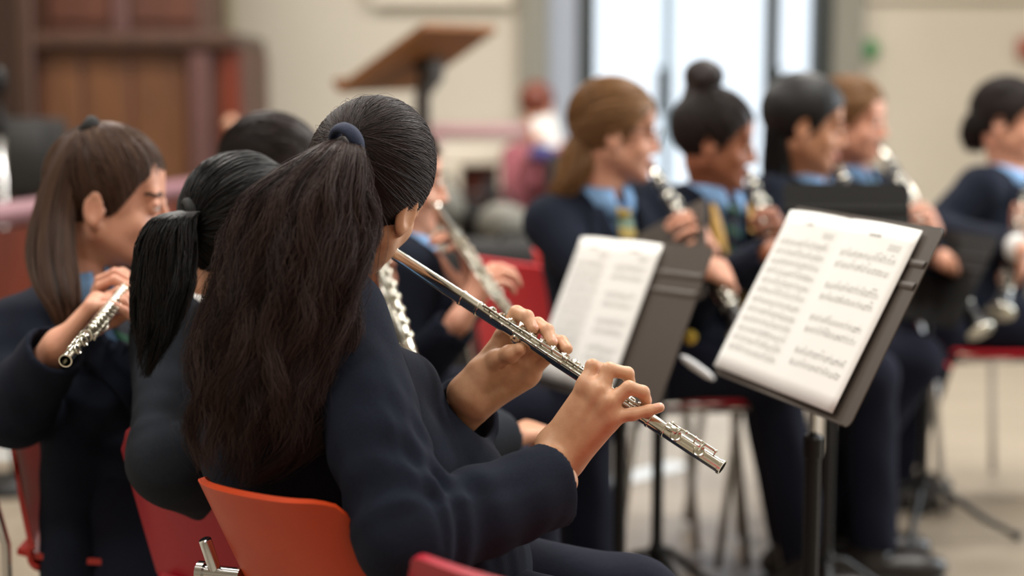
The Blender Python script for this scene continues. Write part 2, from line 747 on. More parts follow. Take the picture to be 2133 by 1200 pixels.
# ------------------------------------------------------------------ hair strands
def catmull(P, t):
    """P (m,3) sampled at t in [0,1]"""
    P = np.asarray(P, float)
    m = len(P)
    x = np.clip(np.asarray(t), 0, 1) * (m - 1)
    i = np.clip(np.floor(x).astype(int), 0, m - 2)
    u = (x - i)[..., None]
    p0 = P[np.maximum(i - 1, 0)]
    p1 = P[i]
    p2 = P[i + 1]
    p3 = P[np.minimum(i + 2, m - 1)]
    return 0.5 * ((2 * p1) + (-p0 + p2) * u + (2 * p0 - 5 * p1 + 4 * p2 - p3) * u * u + (-p0 + 3 * p1 - 3 * p2 + p3) * u ** 3)


def tubes(P, r, k=3):
    """P (N,M,3) strands, r (N,M) -> verts, quads"""
    N, M, _ = P.shape
    T = np.gradient(P, axis=1)
    T /= np.maximum(np.linalg.norm(T, axis=2, keepdims=True), 1e-9)
    ref = V(0.31, 0.83, 0.46)
    A = np.cross(T, ref)
    A /= np.maximum(np.linalg.norm(A, axis=2, keepdims=True), 1e-9)
    B = np.cross(T, A)
    ring = []
    for j in range(k):
        an = 2 * math.pi * j / k
        ring.append(P + (A * math.cos(an) + B * math.sin(an)) * r[:, :, None])
    Vv = np.stack(ring, 2).reshape(-1, 3)
    ii = (np.arange(N)[:, None] * M + np.arange(M - 1)[None]) * k
    Fs = []
    for j in range(k):
        j2 = (j + 1) % k
        Fs.append(np.stack([ii + j, ii + j2, ii + k + j2, ii + k + j], -1).reshape(-1, 4))
    return Vv, np.vstack(Fs)


def pony(secC, secA, secB, n, M=26, rad=0.0007, wave=0.0, freq=3.0, locks=40, tmin=0.75, clump=0.45, tone=(0.0, 1.0), under=0.8, rs=None, frizz=0.0):
    """strand tail along sections with half axes A and B, plus an inner body"""
    g = rs or rng
    C, A, B = (np.asarray(q, float) for q in (secC, secA, secB))
    def disk(q):
        a = g.uniform(0, 2 * math.pi, q)
        rr = g.uniform(0.25, 1, q) ** 0.5
        return np.stack([rr * np.cos(a), rr * np.sin(a)], 1)
    LK = disk(locks)
    lph = g.uniform(0, 2 * math.pi, (locks, 3))
    lam = g.uniform(0.5, 1.2, locks)
    lfr = g.uniform(0.75, 1.3, locks)
    lend = g.uniform(tmin, 1.0, locks)
    ltone = g.uniform(0, 1, locks)
    D = disk(n)
    li = np.argmin(((D[:, None] - LK[None]) ** 2).sum(2), 1)
    t = np.linspace(0, 1, M)[None] * (lend[li] * g.uniform(0.9, 1.03, n))[:, None]
    t = np.clip(t, 0, 1)
    cl = clump * t[:, :, None]
    off = D[:, None, :] * (1 - cl) + LK[li][:, None, :] * cl
    Ct, At, Bt = catmull(C, t), catmull(A, t), catmull(B, t)
    P = Ct + At * off[:, :, :1] + Bt * off[:, :, 1:]
    amp = wave * np.minimum(t * 2.2, 1.0) * lam[li][:, None]
    ph = t * 2 * math.pi * freq * lfr[li][:, None] + lph[li][:, 0][:, None]
    ph = ph + g.normal(0, 0.25, (n, 1))
    An = At / np.maximum(np.linalg.norm(At, axis=2, keepdims=True), 1e-9)
    Bn = Bt / np.maximum(np.linalg.norm(Bt, axis=2, keepdims=True), 1e-9)
    P = P + An * (amp * np.sin(ph))[:, :, None] + Bn * (amp * np.cos(ph * 0.8 + lph[li][:, 1][:, None]))[:, :, None]
    fz = g.normal(0, 1, (n, 3))[:, None] * (wave * 0.35 * t)[:, :, None]
    P = P + fz
    if frizz:
        env = np.minimum(t * 3, 1)
        for q_ in range(3):
            w1 = np.sin(t * g.uniform(9, 30, (n, 1)) + g.uniform(0, 6.28, (n, 1))) * g.uniform(.3, 1, (n, 1))
            w2 = np.sin(t * g.uniform(30, 62, (n, 1)) + g.uniform(0, 6.28, (n, 1))) * .35
            P[:, :, q_] += frizz * env * (w1 + w2)
    r = rad * (1 - 0.6 * np.linspace(0, 1, M)[None] ** 2) * g.uniform(0.7, 1.2, n)[:, None]
    vs, fs = tubes(P, r)
    tn = np.clip(tone[0] + (tone[1] - tone[0]) * (0.55 * ltone[li] + 0.45 * g.uniform(0, 1, n)), 0, 1)
    tn = np.repeat(tn, M * 3)
    out = [(vs, fs)]
    tones = [tn]
    if under:
        tt = np.linspace(0, 0.84 if frizz else 0.93, 26)
        Cc, Aa, Bb = catmull(C, tt), catmull(A, tt) * under, catmull(B, tt) * under
        K = 20
        an = np.linspace(0, 2 * math.pi, K, endpoint=False)
        sh = np.ones(len(tt))
        sh[-4:] = (0.85, 0.65, 0.4, 0.1)
        rip = 1 + 0.05 * np.sin(an * 7 + 1)[None] * np.ones((len(tt), 1))
        G = Cc[:, None] + (Aa[:, None] * np.cos(an)[None, :, None] + Bb[:, None] * np.sin(an)[None, :, None]) * (sh[:, None] * rip)[:, :, None]
        vv = G.reshape(-1, 3)
        ii, jj = np.meshgrid(np.arange(len(tt) - 1), np.arange(K), indexing='ij')
        j2 = (jj + 1) % K
        ff = np.stack([ii * K + jj, ii * K + j2, (ii + 1) * K + j2, (ii + 1) * K + jj], -1).reshape(-1, 4)
        out.append((vv, ff))
        tones.append(np.full(len(vv), max(tone[0], 0.0)))
    v, f = joinm(out)
    return v, f, np.concatenate(tones)


# ------------------------------------------------------------------ people
def head_axes(yaw, pitch, roll):
    R, F = yawb(yaw)
    U = V(0, 0, 1.0)
    p = math.radians(pitch)
    F, U = F * math.cos(p) - U * math.sin(p), U * math.cos(p) + F * math.sin(p)
    r = math.radians(roll)
    R, U = R * math.cos(r) - U * math.sin(r), U * math.cos(r) + R * math.sin(r)
    return np.array([R, F, U])


class Head:
    def __init__(s, c, yaw, pitch=5, roll=0, sc=1.0):
        s.c = np.asarray(c, float)
        s.A = head_axes(yaw, pitch, roll)
        s.s = sc

    def __call__(s, x, y, z):
        return s.c + s.s * (s.A[0] * x + s.A[1] * y + s.A[2] * z)

    def local(s, P):
        return (P - s.c) @ s.A.T / s.s


def head_prims(d, H, ear=1.0):
    s, A = H.s, H.A

    def E(x, y, z, rx, ry, rz, k=0.012):
        d.ell(H(x, y, z), V(rx, ry, rz) * s, A, k)
    E(0, -.015, .030, .072, .092, .085)
    E(0, .022, -.035, .058, .062, .073, .02)
    for q in (-1, 1):
        d.cap(H(q * .048, -.004, -.050), H(q * .010, .062, -.092), .020 * s, .017 * s, .02)
        E(q * .034, .052, -.032, .021, .018, .023, .016)
    E(0, .071, -.094, .016, .013, .014, .014)
    d.cap(H(-.034, .0715, .020), H(.034, .0715, .020), .0105 * s, k=.014)
    E(0, .060, .048, .045, .020, .035, .02)
    for q in (-1, 1):
        d.sub_ell(H(q * .031, .093, .000), V(.018, .016, .012) * s, A, .012)
    # nose
    d.cap(H(0, .082, .006), H(0, .0985, -.032), .006 * s, .0088 * s, .008)
    for q in (-1, 1):
        d.ell(H(q * .0105, .090, -.037), V(.0075, .010, .007) * s, A, .006)
    # mouth
    d.cap(H(-.019, .082, -.0625), H(0, .0905, -.0605), .004 * s, .0062 * s, .006)
    d.cap(H(.019, .082, -.0625), H(0, .0905, -.0605), .004 * s, .0062 * s, .006)
    d.cap(H(-.016, .081, -.070), H(.016, .081, -.070), .0055 * s, k=.006)
    d.ell(H(0, .0875, -.0705), V(.012, .006, .006) * s, A, .006)
    d.sub_cap(H(-.019, .0875, -.0662), H(.019, .0875, -.0662), .0016 * s, k=.002)
    # eyes
    for q in (-1, 1):
        d.ell(H(q * .031, .0735, .0005), V(.0125, .0125, .0125) * s, A, .001)
        d.cap(H(q * .031 - .010, .0785, .0065), H(q * .031 + .010, .0785, .0065), .0042 * s, k=.006)
        d.cap(H(q * .031 - .009, .078, -.0075), H(q * .031 + .009, .078, -.0075), .0035 * s, k=.006)
    # ears
    for q in (-1, 1):
        c, sn = math.cos(.30), math.sin(.30)
        B = np.array([A[0] * c - A[1] * sn * q * 1.0, A[1] * c + A[0] * sn * q, A[2]])
        B = np.array([nz(b) for b in B])
        d.ell(H(q * .0750, -.014, -.012), V(.0062, .0180, .0300) * s * ear, B, .005)
        d.ell(H(q * .0715, -.006, -.036), V(.005, .008, .010) * s * ear, A, .006)
        d.sub_ell(H(q * .0815, -.010, -.009), V(.0050, .0115, .0200) * s * ear, B, .004)
        d.cap(H(q * .0755, .002, -.012), H(q * .0755, -.001, -.022), .0045 * s, k=.004)


def face_mats(H, C):
    L = H.local(C)
    mi = np.zeros(len(C), int)
    x, y, z = L[:, 0], L[:, 1], L[:, 2]
    ax = np.abs(x)
    lip = (y > .078) & (np.abs(z + .0665) < .0095 - (ax / .024) ** 2 * .006) & (ax < .022)
    mi[lip] = 1
    brow = (y > .06) & (np.abs(z - .0225 + 7 * (ax - .028) ** 2) < .0030) & (ax > .013) & (ax < .052)
    mi[brow] = 4
    for q in (-1, 1):
        e = ((x - q * .031) ** 2 + (y - .0735) ** 2 + (z - .0005) ** 2) < .0132 ** 2
        op = e & (np.abs(z) < .0058) & (y > .077)
        mi[op] = 2
        mi[op & (((x - q * .031) ** 2 + z ** 2) < .0055 ** 2)] = 3
    return mi


def hand_prims(d, W, f, sd, hand, curls=None, thumb=None, sc=1.0, spread=0.10):
    """W wrist, f finger direction, sd direction towards the index side"""
    f = nz(f)
    sd = nz(sd - f * np.dot(sd, f))
    n = np.cross(f, sd) * (-1 if hand == 'R' else 1)
    curls = curls or [(35, 45, 30)] * 4
    base = [(.086, .026), (.089, .008), (.085, -.011), (.076, -.029)]
    lens = [(.041, .025, .021), (.045, .029, .022), (.042, .027, .022), (.033, .020, .019)]
    rad = [.0088, .0090, .0085, .0075]
    pts = []
    for i in range(4):
        K = W + sc * (f * base[i][0] + sd * base[i][1])
        d.cap(W + sc * (sd * base[i][1] * .55), K, .0155 * sc, .0120 * sc, .012, flat=(n, 0.85))
        pts.append(K)
    d.cap(pts[0], pts[3], .0105 * sc, .0095 * sc, .01)
    for i in range(4):
        sp = (1.5 - i) * spread
        p = pts[i]
        dirv = nz(f + sd * sp)
        for j in range(3):
            dirv = rotv(dirv, np.cross(dirv, n), math.radians(curls[i][j]))
            q = p + dirv * lens[i][j] * sc
            d.cap(p, q, rad[i] * (1 - .09 * j) * sc, rad[i] * (1 - .09 * (j + 1)) * sc, .003)
            p = q
    tb = W + sc * (f * .022 + sd * .024 + n * .008)
    th = thumb or (0.75, 0.55, 0.35)
    t1 = nz(f * th[0] + sd * th[1] + n * th[2])
    d.cap(W + sc * sd * .012, tb, .014 * sc, .013 * sc, .012)
    q = tb + t1 * .040 * sc
    d.cap(tb, q, .0135 * sc, .0105 * sc, .010)
    t2 = nz(t1 + f * .35)
    q2 = q + t2 * .030 * sc
    d.cap(q, q2, .0100 * sc, .0088 * sc, .003)
    d.cap(q2, q2 + nz(t2 + f * .2) * .022 * sc, .0088 * sc, .0068 * sc, .003)


def elbow_ik(s, wv, a, b, hint):
    v = wv - s
    L = np.linalg.norm(v)
    if L > (a + b) * .995:
        k = L / ((a + b) * .99)
        a, b = a * k, b * k
    x = (a * a - b * b + L * L) / (2 * L)
    h = math.sqrt(max(a * a - x * x, 0))
    u = nz(v)
    hd = nz(hint - u * np.dot(hint, u))
    return s + u * x + hd * h


def trace(sdf, O, D, n=60):
    t = np.zeros(len(O))
    for _ in range(n):
        t = np.clip(t + .7 * sdf.eval(O + D[None] * t[:, None]), 0, .335)
    bad = t > .33
    if bad.any() and not bad.all():
        good = np.where(~bad)[0]
        for i in np.where(bad)[0]:
            t[i] = t[good[np.argmin(np.abs(good - i))]]
    elif bad.all():
        t[:] = .24
    return O + D[None] * t[:, None]


def person(label, pel, S, head, skin, tyaw, pyaw, wl=None, wr=None, handL=None, handR=None, elL=None, elR=None, elhint=(-.3, -1.0),
           knees=None, ankles=None, toe=None, shirt=SHIRT, tie=None, shw=.142, vox=(.006, .004, .004), hair=None,
           sleeve=(.060, .050, .042), vneck=.20, body_scale=1.0, group=None, shoes=SHOE, cuffopen=True, trim=None, blazer_mat=None,
           blazer_extra=None, legs=True, lap=None, face=True, brow=None, no_shirt=False, folds=True, fold_amp=.0040):
    vb, vh, vhd = vox
    pel, S = np.asarray(pel, float), np.asarray(S, float)
    Rp, Fp = yawb(pyaw)
    Rt, Ft = yawb(tyaw)
    U = nz(S - pel)
    Ft = nz(Ft - U * np.dot(Ft, U))
    Rt = np.cross(Ft, U)
    A = np.array([Rt, Ft, U])
    Ap = np.array([Rp, Fp, V(0, 0, 1)])
    bs = body_scale

    def P(x, y, z):
        return S + bs * (Rt * x + Ft * y + U * z)
    root = thing('person', label, 'person', (pel[0], pel[1], 0), group)
    shL, shR = P(-shw, 0, 0), P(shw, 0, 0)
    Nb = P(0, .012, .045)
    H = head
    out = dict(root=root, A=A, P=P, H=H, shL=shL, shR=shR)
    arms = []
    for sh, wv, el, q in ((shL, wl, elL, -1), (shR, wr, elR, 1)):
        if wv is None:
            wv = pel + Rp * .16 * q + Fp * .26 + V(0, 0, .10)
        wv = np.asarray(wv, float)
        if el is None:
            el = elbow_ik(sh, wv, .270 * bs, .245 * bs, Rt * q * (-elhint[0]) + V(0, 0, 1) * elhint[1] - Ft * .25)
        arms.append((sh, np.asarray(el, float), wv))
    out['arms'] = arms
    # ---- body skin
    blocks = []
    d = SDF(.012)
    head_prims(d, H)
    nk0 = H(0, -.022, -.055)
    d.cap(nk0, Nb + U * .01, .047 * H.s, .050 * H.s, .022)
    d.cap(Nb + U * .005, P(0, .0, -.06), .052, .07, .03)
    v, f = d.build(vh)
    mi0 = face_mats(H, cents(v, f)) if face else np.zeros(len(f), int)
    blocks.append((v, f))
    mis = [mi0]
    for (sh, el, wv), hs, nm in zip(arms, (handL, handR), 'LR'):
        d = SDF(.010)
        if callable(hs):
            hs(d, wv)
        elif hs:
            hand_prims(d, wv, hs['f'], hs['s'], nm, hs.get('curls'), hs.get('thumb'), hs.get('sc', 1.0) * bs, hs.get('spread', .10))
        else:
            hand_prims(d, wv, nz(wv - el), Ft * .3 + V(0, 0, .2) - Rt * (1 if nm == 'R' else -1), nm, None, None, bs)
        m = wv + (el - wv) * .45
        d.cap(wv, m, .0225 * bs, .029 * bs, .016)
        v, f = d.build(vhd)
        mi = np.zeros(len(f), int)
        if hs and callable(hs) and hasattr(d, 'nails'):
            C = cents(v, f)
            N = np.cross(v[f[:, 2]] - v[f[:, 0]], v[f[:, 3]] - v[f[:, 1]])
            N /= np.maximum(np.linalg.norm(N, axis=1, keepdims=True), 1e-12)
            for c, nn, rr, ll, ax in d.nails:
                r0 = C - c
                al = r0 @ ax
                la = r0 @ np.cross(ax, nn)
                mi[((al / ll) ** 2 + (la / rr) ** 2 < 1) & (N @ nn > .25) & (np.abs(r0 @ nn) < .012)] = 5
        blocks.append((v, f))
        mis.append(mi)
    # the rest of the body, inside the clothes
    d = SDF(.03)
    d.ell(P(0, 0, -.11), V(.13, .085, .15) * bs, A)
    d.ell(S * .4 + pel * .6, V(.115, .085, .13) * bs, A)
    d.ell(pel + V(0, 0, .02), V(.14, .105, .09) * bs, Ap)
    for sh, el, wv in arms:
        d.cap(sh, el, .036, .033)
        d.cap(el, wv, .033, .021)
    hips = [pel - Rp * .085 * bs, pel + Rp * .085 * bs]
    if knees is None:
        knees = [h + Fp * .41 * bs + V(0, 0, -.02) for h in hips]
    if ankles is None:
        ankles = [V(k[0], k[1], .09) + Fp * .02 for k in knees]
    knees = [np.asarray(k, float) for k in knees]
    ankles = [np.asarray(k, float) for k in ankles]
    if legs:
        for h, k, a in zip(hips, knees, ankles):
            d.cap(h, k, .062, .045)
            d.cap(k, a, .045, .03)
    blocks.append(d.build(.011))
    mis.append(np.zeros(len(blocks[-1][1]), int))
    v, f = joinm(blocks)
    mesh('body', v, f, [skin, LIP, EYEW, IRIS, brow or BROW, NAIL], root, mi=np.concatenate(mis))
    # ---- shirt
    sd = SDF(.03)
    sd.ell(P(0, .0, -.10), V(.140, .100, .165) * bs, A)
    sd.ell(S * .4 + pel * .6 + Ft * .005, V(.130, .104, .15) * bs, A)
    sd.cap(P(-.06, 0, -.025), P(.06, 0, -.025), .045 * bs)
    for q in (-1, 1):
        sd.ell(P(q * .062, .074, -.13), .052 * bs, A)
    sd.cap(P(0, .004, -.02), Nb + U * .012, .062 * bs, .054 * bs)
    if not no_shirt:
        v, f = sd.build(max(vb, .006))
        so = mesh('shirt', v, f, shirt, root)
        # folded collar
        ax = nz(nz(H(0, -.022, -.055) - Nb) * .5 + U * .5)
        rows = []
        aa = np.radians(np.linspace(-168, 168, 41))
        for zt, rr, dp in ((.022, .053, 0), (.034, .056, .0), (.020, .064, .5), (-.004, .072, 1)):
            row = []
            for a in aa:
                fr = max(0, (abs(a) - 1.7) / 1.23)
                dirv = -Ft * math.cos(a) + Rt * math.sin(a)
                row.append(Nb + ax * (zt - fr * (.012 + .026 * dp)) * bs + dirv * (rr + fr * .012 * dp) * bs + Ft * .010 * fr)
            rows.append(row)
        MB().grid(np.array(rows), thick=.003).build('collar', shirt, so)
    # ---- blazer
    b = SDF(.028)
    b.ell(P(0, -.002, -.10), V(.158, .118, .178) * bs, A)
    b.ell(S * .38 + pel * .62 + Ft * .004, V(.148, .122, .165) * bs, A)
    b.ell(pel + V(0, 0, .035), V(.176, .142, .125) * bs, Ap)
    b.cap(P(-shw + .02, 0, -.002), P(shw - .02, 0, -.002), .058 * bs)
    for q in (-1, 1):
        b.cap(P(0, -.012, .030), P(q * (shw - .01), -.004, .002), .050 * bs, .052 * bs)
        b.ell(P(q * .064, .082, -.13), .062 * bs, A)
    for sh, el, wv in arms:
        u = nz(wv - el)
        ce = wv - u * .012
        b.cap(sh, el, sleeve[0] * bs, sleeve[1] * bs, .030)
        b.cap(el, ce + u * .02, sleeve[1] * bs, sleeve[2] * bs, .024, cut=(ce, u))
    if folds:
        for sh, el, wv in arms:
            u1, u2 = nz(sh - el), nz(wv - el)
            bi = nz(u1 + u2)
            sdv = nz(np.cross(u1, u2))
            for j in range(3):
                c = el + (u1 if j % 2 else u2) * (.03 + .025 * j) + bi * .022
                dr = nz(sdv + (u1 if j % 2 else u2) * .4)
                b.cap(c - dr * .028, c + dr * .028 + bi * .004, .011, .008, .016)
    if blazer_extra:
        blazer_extra(b, P, A)
    out['bl0'] = list(b.ops)
    pre = SDF()
    pre.ops = list(b.ops)
    b.sub_cap(Nb - U * .005, Nb + ax * .09 if not no_shirt else Nb + U * .09, .056 * bs, .062 * bs, .008)
    if vneck:
        vd = vneck
        b.cut_wedge([(P(0, 0, -vd), Rt * (vd + .06) - U * .052), (P(0, 0, -vd), -Rt * (vd + .06) - U * .052), (P(0, .015, 0), -Ft)], .004)
    for sh, el, wv in arms:
        u = nz(wv - el)
        ce = wv - u * .012
        b.sub_cap(ce - u * .03, ce + u * .05, (sleeve[2] - .0095) * bs, k=.002)
    if folds:
        def g(x, y, z):
            return .0016 * np.sin(x * 41 + z * 30 + 2 * np.sin(y * 33)) * np.sin(z * 52 - y * 37 + 1.3)
        b.warp(g)
        for ai, (sh, el, wv) in enumerate(arms):
            def ga(x, y, z, sh=sh, el=el, wv=wv, ph=ai * 2.1):
                out = 0
                for p0, p1, sg in ((el, sh, 1), (el, wv, -1)):
                    u = nz(p1 - p0)
                    al = (x - p0[0]) * u[0] + (y - p0[1]) * u[1] + (z - p0[2]) * u[2]
                    r2 = (x - p0[0]) ** 2 + (y - p0[1]) ** 2 + (z - p0[2]) ** 2
                    tw = (x * 13 + y * 17 - z * 9)
                    out = out + np.where(al > 0, 1, 0) * fold_amp * (np.sin(al * 105 + 2.6 * np.sin(tw * 1.3 + ph) + 2 * tw) * .6 + .5 * np.sin(al * 60 - 3.1 * tw + ph)) * np.exp(-r2 / .018) * np.minimum(np.maximum(al, 0) / .02, 1)
                return out
            b.warp(ga)
    v, f = b.build(vb)
    bo = mesh('blazer', v, f, blazer_mat or NAVY, root)
    out['blazer'] = bo
    out['sdf'] = pre
    out['shirt_sdf'] = sd
    if vneck:
        vd = vneck
        for q in (-1, 1):
            G = []
            for t in np.linspace(0, 1, 16):
                z = -vd + t * (vd + .03)
                xe = .052 * (z + vd) / (vd + .06)
                wd = .008 + .052 * min(1, t * 1.25) * (1 if t < .82 else (1 - t) / .18 * .8 + .2)
                G.append([P(q * (xe + wd * a), .34, z) for a in np.linspace(-.02, 1, 6)])
            G = np.array(G)
            T = trace(pre, G.reshape(-1, 3), -Ft).reshape(G.shape) + Ft * .006
            if q < 0:
                T = T[:, ::-1]
            MB().grid(T, thick=-.004).build('lapel', blazer_mat or NAVY, bo)
            if trim is not None:
                E = T[:, 0] if q > 0 else T[:, -1]
                E2 = E + (T[:, 1] - T[:, 0] if q > 0 else T[:, -2] - T[:, -1]) * 2.6
                MB().grid(np.stack([E + Ft * .008, E2 + Ft * .009], 1), thick=.002).build('braid', trim, bo, label='gold braid trim')
    if tie is not None:
        G = []
        zz = np.linspace(.012, -vneck - .16, 22)
        for i, z in enumerate(zz):
            wd = .019 + .018 * i / 21
            G.append([P(a * wd, .34, z) for a in (-1, -.5, 0, .5, 1)])
        G = np.array(G)
        T = trace(sd, G.reshape(-1, 3), -Ft).reshape(G.shape) + Ft * .011
        mb = MB().grid(T, thick=.004)
        kc = trace(sd, P(0, .3, .012)[None], -Ft)[0] + Ft * .014
        mb.ball(kc, (.021, .013, .021), A)
        mb.build('tie', tie, root)
    # ---- legs
    if legs:
        t = SDF(.03)
        t.ell(pel + V(0, 0, .0), V(.168, .130, .095) * bs, Ap)
        for h, k, a in zip(hips, knees, ankles):
            t.cap(h, k, .084 * bs, .064 * bs)
            t.cap(k, a + V(0, 0, .0), .062 * bs, .058 * bs, cut=(a + V(0, 0, -.01), V(0, 0, -1)))
        if lap:
            lap(t, pel, Rp, Fp)
        t.warp(lambda x, y, z: .002 * np.sin(x * 37 + z * 21) * np.sin(y * 43 + z * 17))
        v, f = t.build(.009)
        mesh('trousers', v, f, NAVYD, root)
        for k, a in zip(knees, ankles):
            tv = nz(toe) if toe is not None else Fp
            sv = np.cross(tv, V(0, 0, 1))
            Bx = np.array([tv, sv, V(0, 0, 1)])
            s2 = SDF(.02)
            a0 = V(a[0], a[1], 0)
            s2.cap(a0 + V(0, 0, .05) - tv * .02, a0 + V(0, 0, .105), .042, .040)
            s2.ell(a0 + tv * .055 + V(0, 0, .032), V(.125, .043, .036), Bx)
            s2.ell(a0 + tv * .11 + V(0, 0, .030), V(.068, .046, .034), Bx)
            s2.ell(a0 - tv * .03 + V(0, 0, .03), V(.05, .036, .034), Bx)
            s2.cut(a0 + V(0, 0, .001), V(0, 0, -1))
            v, f = s2.build(.006)
            so = mesh('shoe', v, f, shoes, root)
            mb = MB()
            mb.box(a0 + tv * .055 + V(0, 0, .008), (.235, .082, .014), [tv, sv, V(0, 0, 1)], bev=.006)
            mb.box(a0 - tv * .035 + V(0, 0, .012), (.06, .07, .022), [tv, sv, V(0, 0, 1)], bev=.006)
            mb.build('sole', BLACKPAD, so)
    if hair:
        hair(root, H, out)
    return out


CAPR = V(.081, .101, .092)
CAPC = V(0, -.014, .031)


def hair_cap(H, h, scale=1.0, slope=1.2, off=-.045, extra=None, groove=0.0, R=None, C=None, k=.010, earclear=False, facey=.064):
    d = SDF(.012)
    s = H.s
    R = CAPR * scale if R is None else R
    C = CAPC if C is None else C
    d.ell(H(*C), R * s, H.A)
    n = nz(H.A[1] * slope - H.A[2])
    d.cut(H(0, 0, off), n, k)
    # the face stays clear
    d.sub_ell(H(0, .087, -.032), V(.118, facey, .088) * s, H.A, .012)
    if earclear:
        for q in (-1, 1):
            d.sub_ell(H(q * .083, -.008, -.016), V(.022, .021, .030) * s, H.A, .006)
    if extra:
        extra(d)
    if groove:
        def g(x, y, z):
            px, py, pz = x - H.c[0], y - H.c[1], z - H.c[2]
            a = px * H.A[0, 0] + py * H.A[0, 1] + pz * H.A[0, 2]
            c = px * H.A[2, 0] + py * H.A[2, 1] + pz * H.A[2, 2]
            bb = px * H.A[1, 0] + py * H.A[1, 1] + pz * H.A[1, 2]
            return groove * np.sin(np.arctan2(a, bb + .1 + c * .3) * 60 + c * 40)
        d.warp(g)
    return d.build(h)


def scalp(H, n, tie, R, C, rad=.0006, M=14, lift=.0022, slope=1.2, off=-.043, g=None, tone=(0, .6)):
    g = g or rng
    D = g.normal(0, 1, (n * 5, 3))
    D /= np.linalg.norm(D, axis=1, keepdims=True)
    L = D * R + C
    ok = (L[:, 2] > slope * L[:, 1] + off + .002) & ~(((L[:, 0] / .118) ** 2 + ((L[:, 1] - .087) / .064) ** 2 + ((L[:, 2] + .032) / .088) ** 2) < 1)
    wgt = np.exp(-np.abs(L[:, 2] - slope * L[:, 1] - off) / .05)
    ok &= g.uniform(0, 1, len(L)) < (.25 + .75 * wgt)
    D = D[ok][:n]
    n = len(D)
    td = nz((np.asarray(tie) - C) / R)
    T = td[None] + g.normal(0, .07, (n, 3))
    T /= np.linalg.norm(T, axis=1, keepdims=True)
    om = np.arccos(np.clip((D * T).sum(1), -.9999, .9999))
    t = np.linspace(0, 1, M)
    S = np.sin(om)[:, None]
    Q = (np.sin((1 - t)[None] * om[:, None]) / S)[:, :, None] * D[:, None] + (np.sin(t[None] * om[:, None]) / S)[:, :, None] * T[:, None]
    Q /= np.linalg.norm(Q, axis=2, keepdims=True)
    lf = (g.uniform(-.3, 1, n) * lift)[:, None] * np.sin(np.pi * np.clip(t, .05, .95))[None] + g.uniform(0, .0012, n)[:, None]
    wv = .0012 * np.sin(t[None] * g.uniform(5, 12, n)[:, None] + g.uniform(0, 6, n)[:, None])
    L = Q * R + C
    nr = Q / R
    nr /= np.linalg.norm(nr, axis=2, keepdims=True)
    L = L + nr * lf[:, :, None]
    L[:, :, 0] += wv * .6
    L[:, :, 2] += wv * .6
    W = H.c + H.s * (L @ H.A)
    r = rad * np.ones((n, M)) * g.uniform(.7, 1.3, n)[:, None]
    vs, fs = tubes(W, r)
    return vs, fs, np.repeat(tone[0] + (tone[1] - tone[0]) * g.uniform(0, 1, n) ** 1.5, M * 3)


def stack_hair(root, name, mt, parts):
    vs, fs, ts, n = [], [], [], 0
    for v, f, t in parts:
        vs.append(v)
        fs.append(f + n)
        ts.append(np.full(len(v), t) if np.isscalar(t) else t)
        n += len(v)
    return mesh(name, np.vstack(vs), np.vstack(fs), mt, root, tone=np.concatenate(ts))


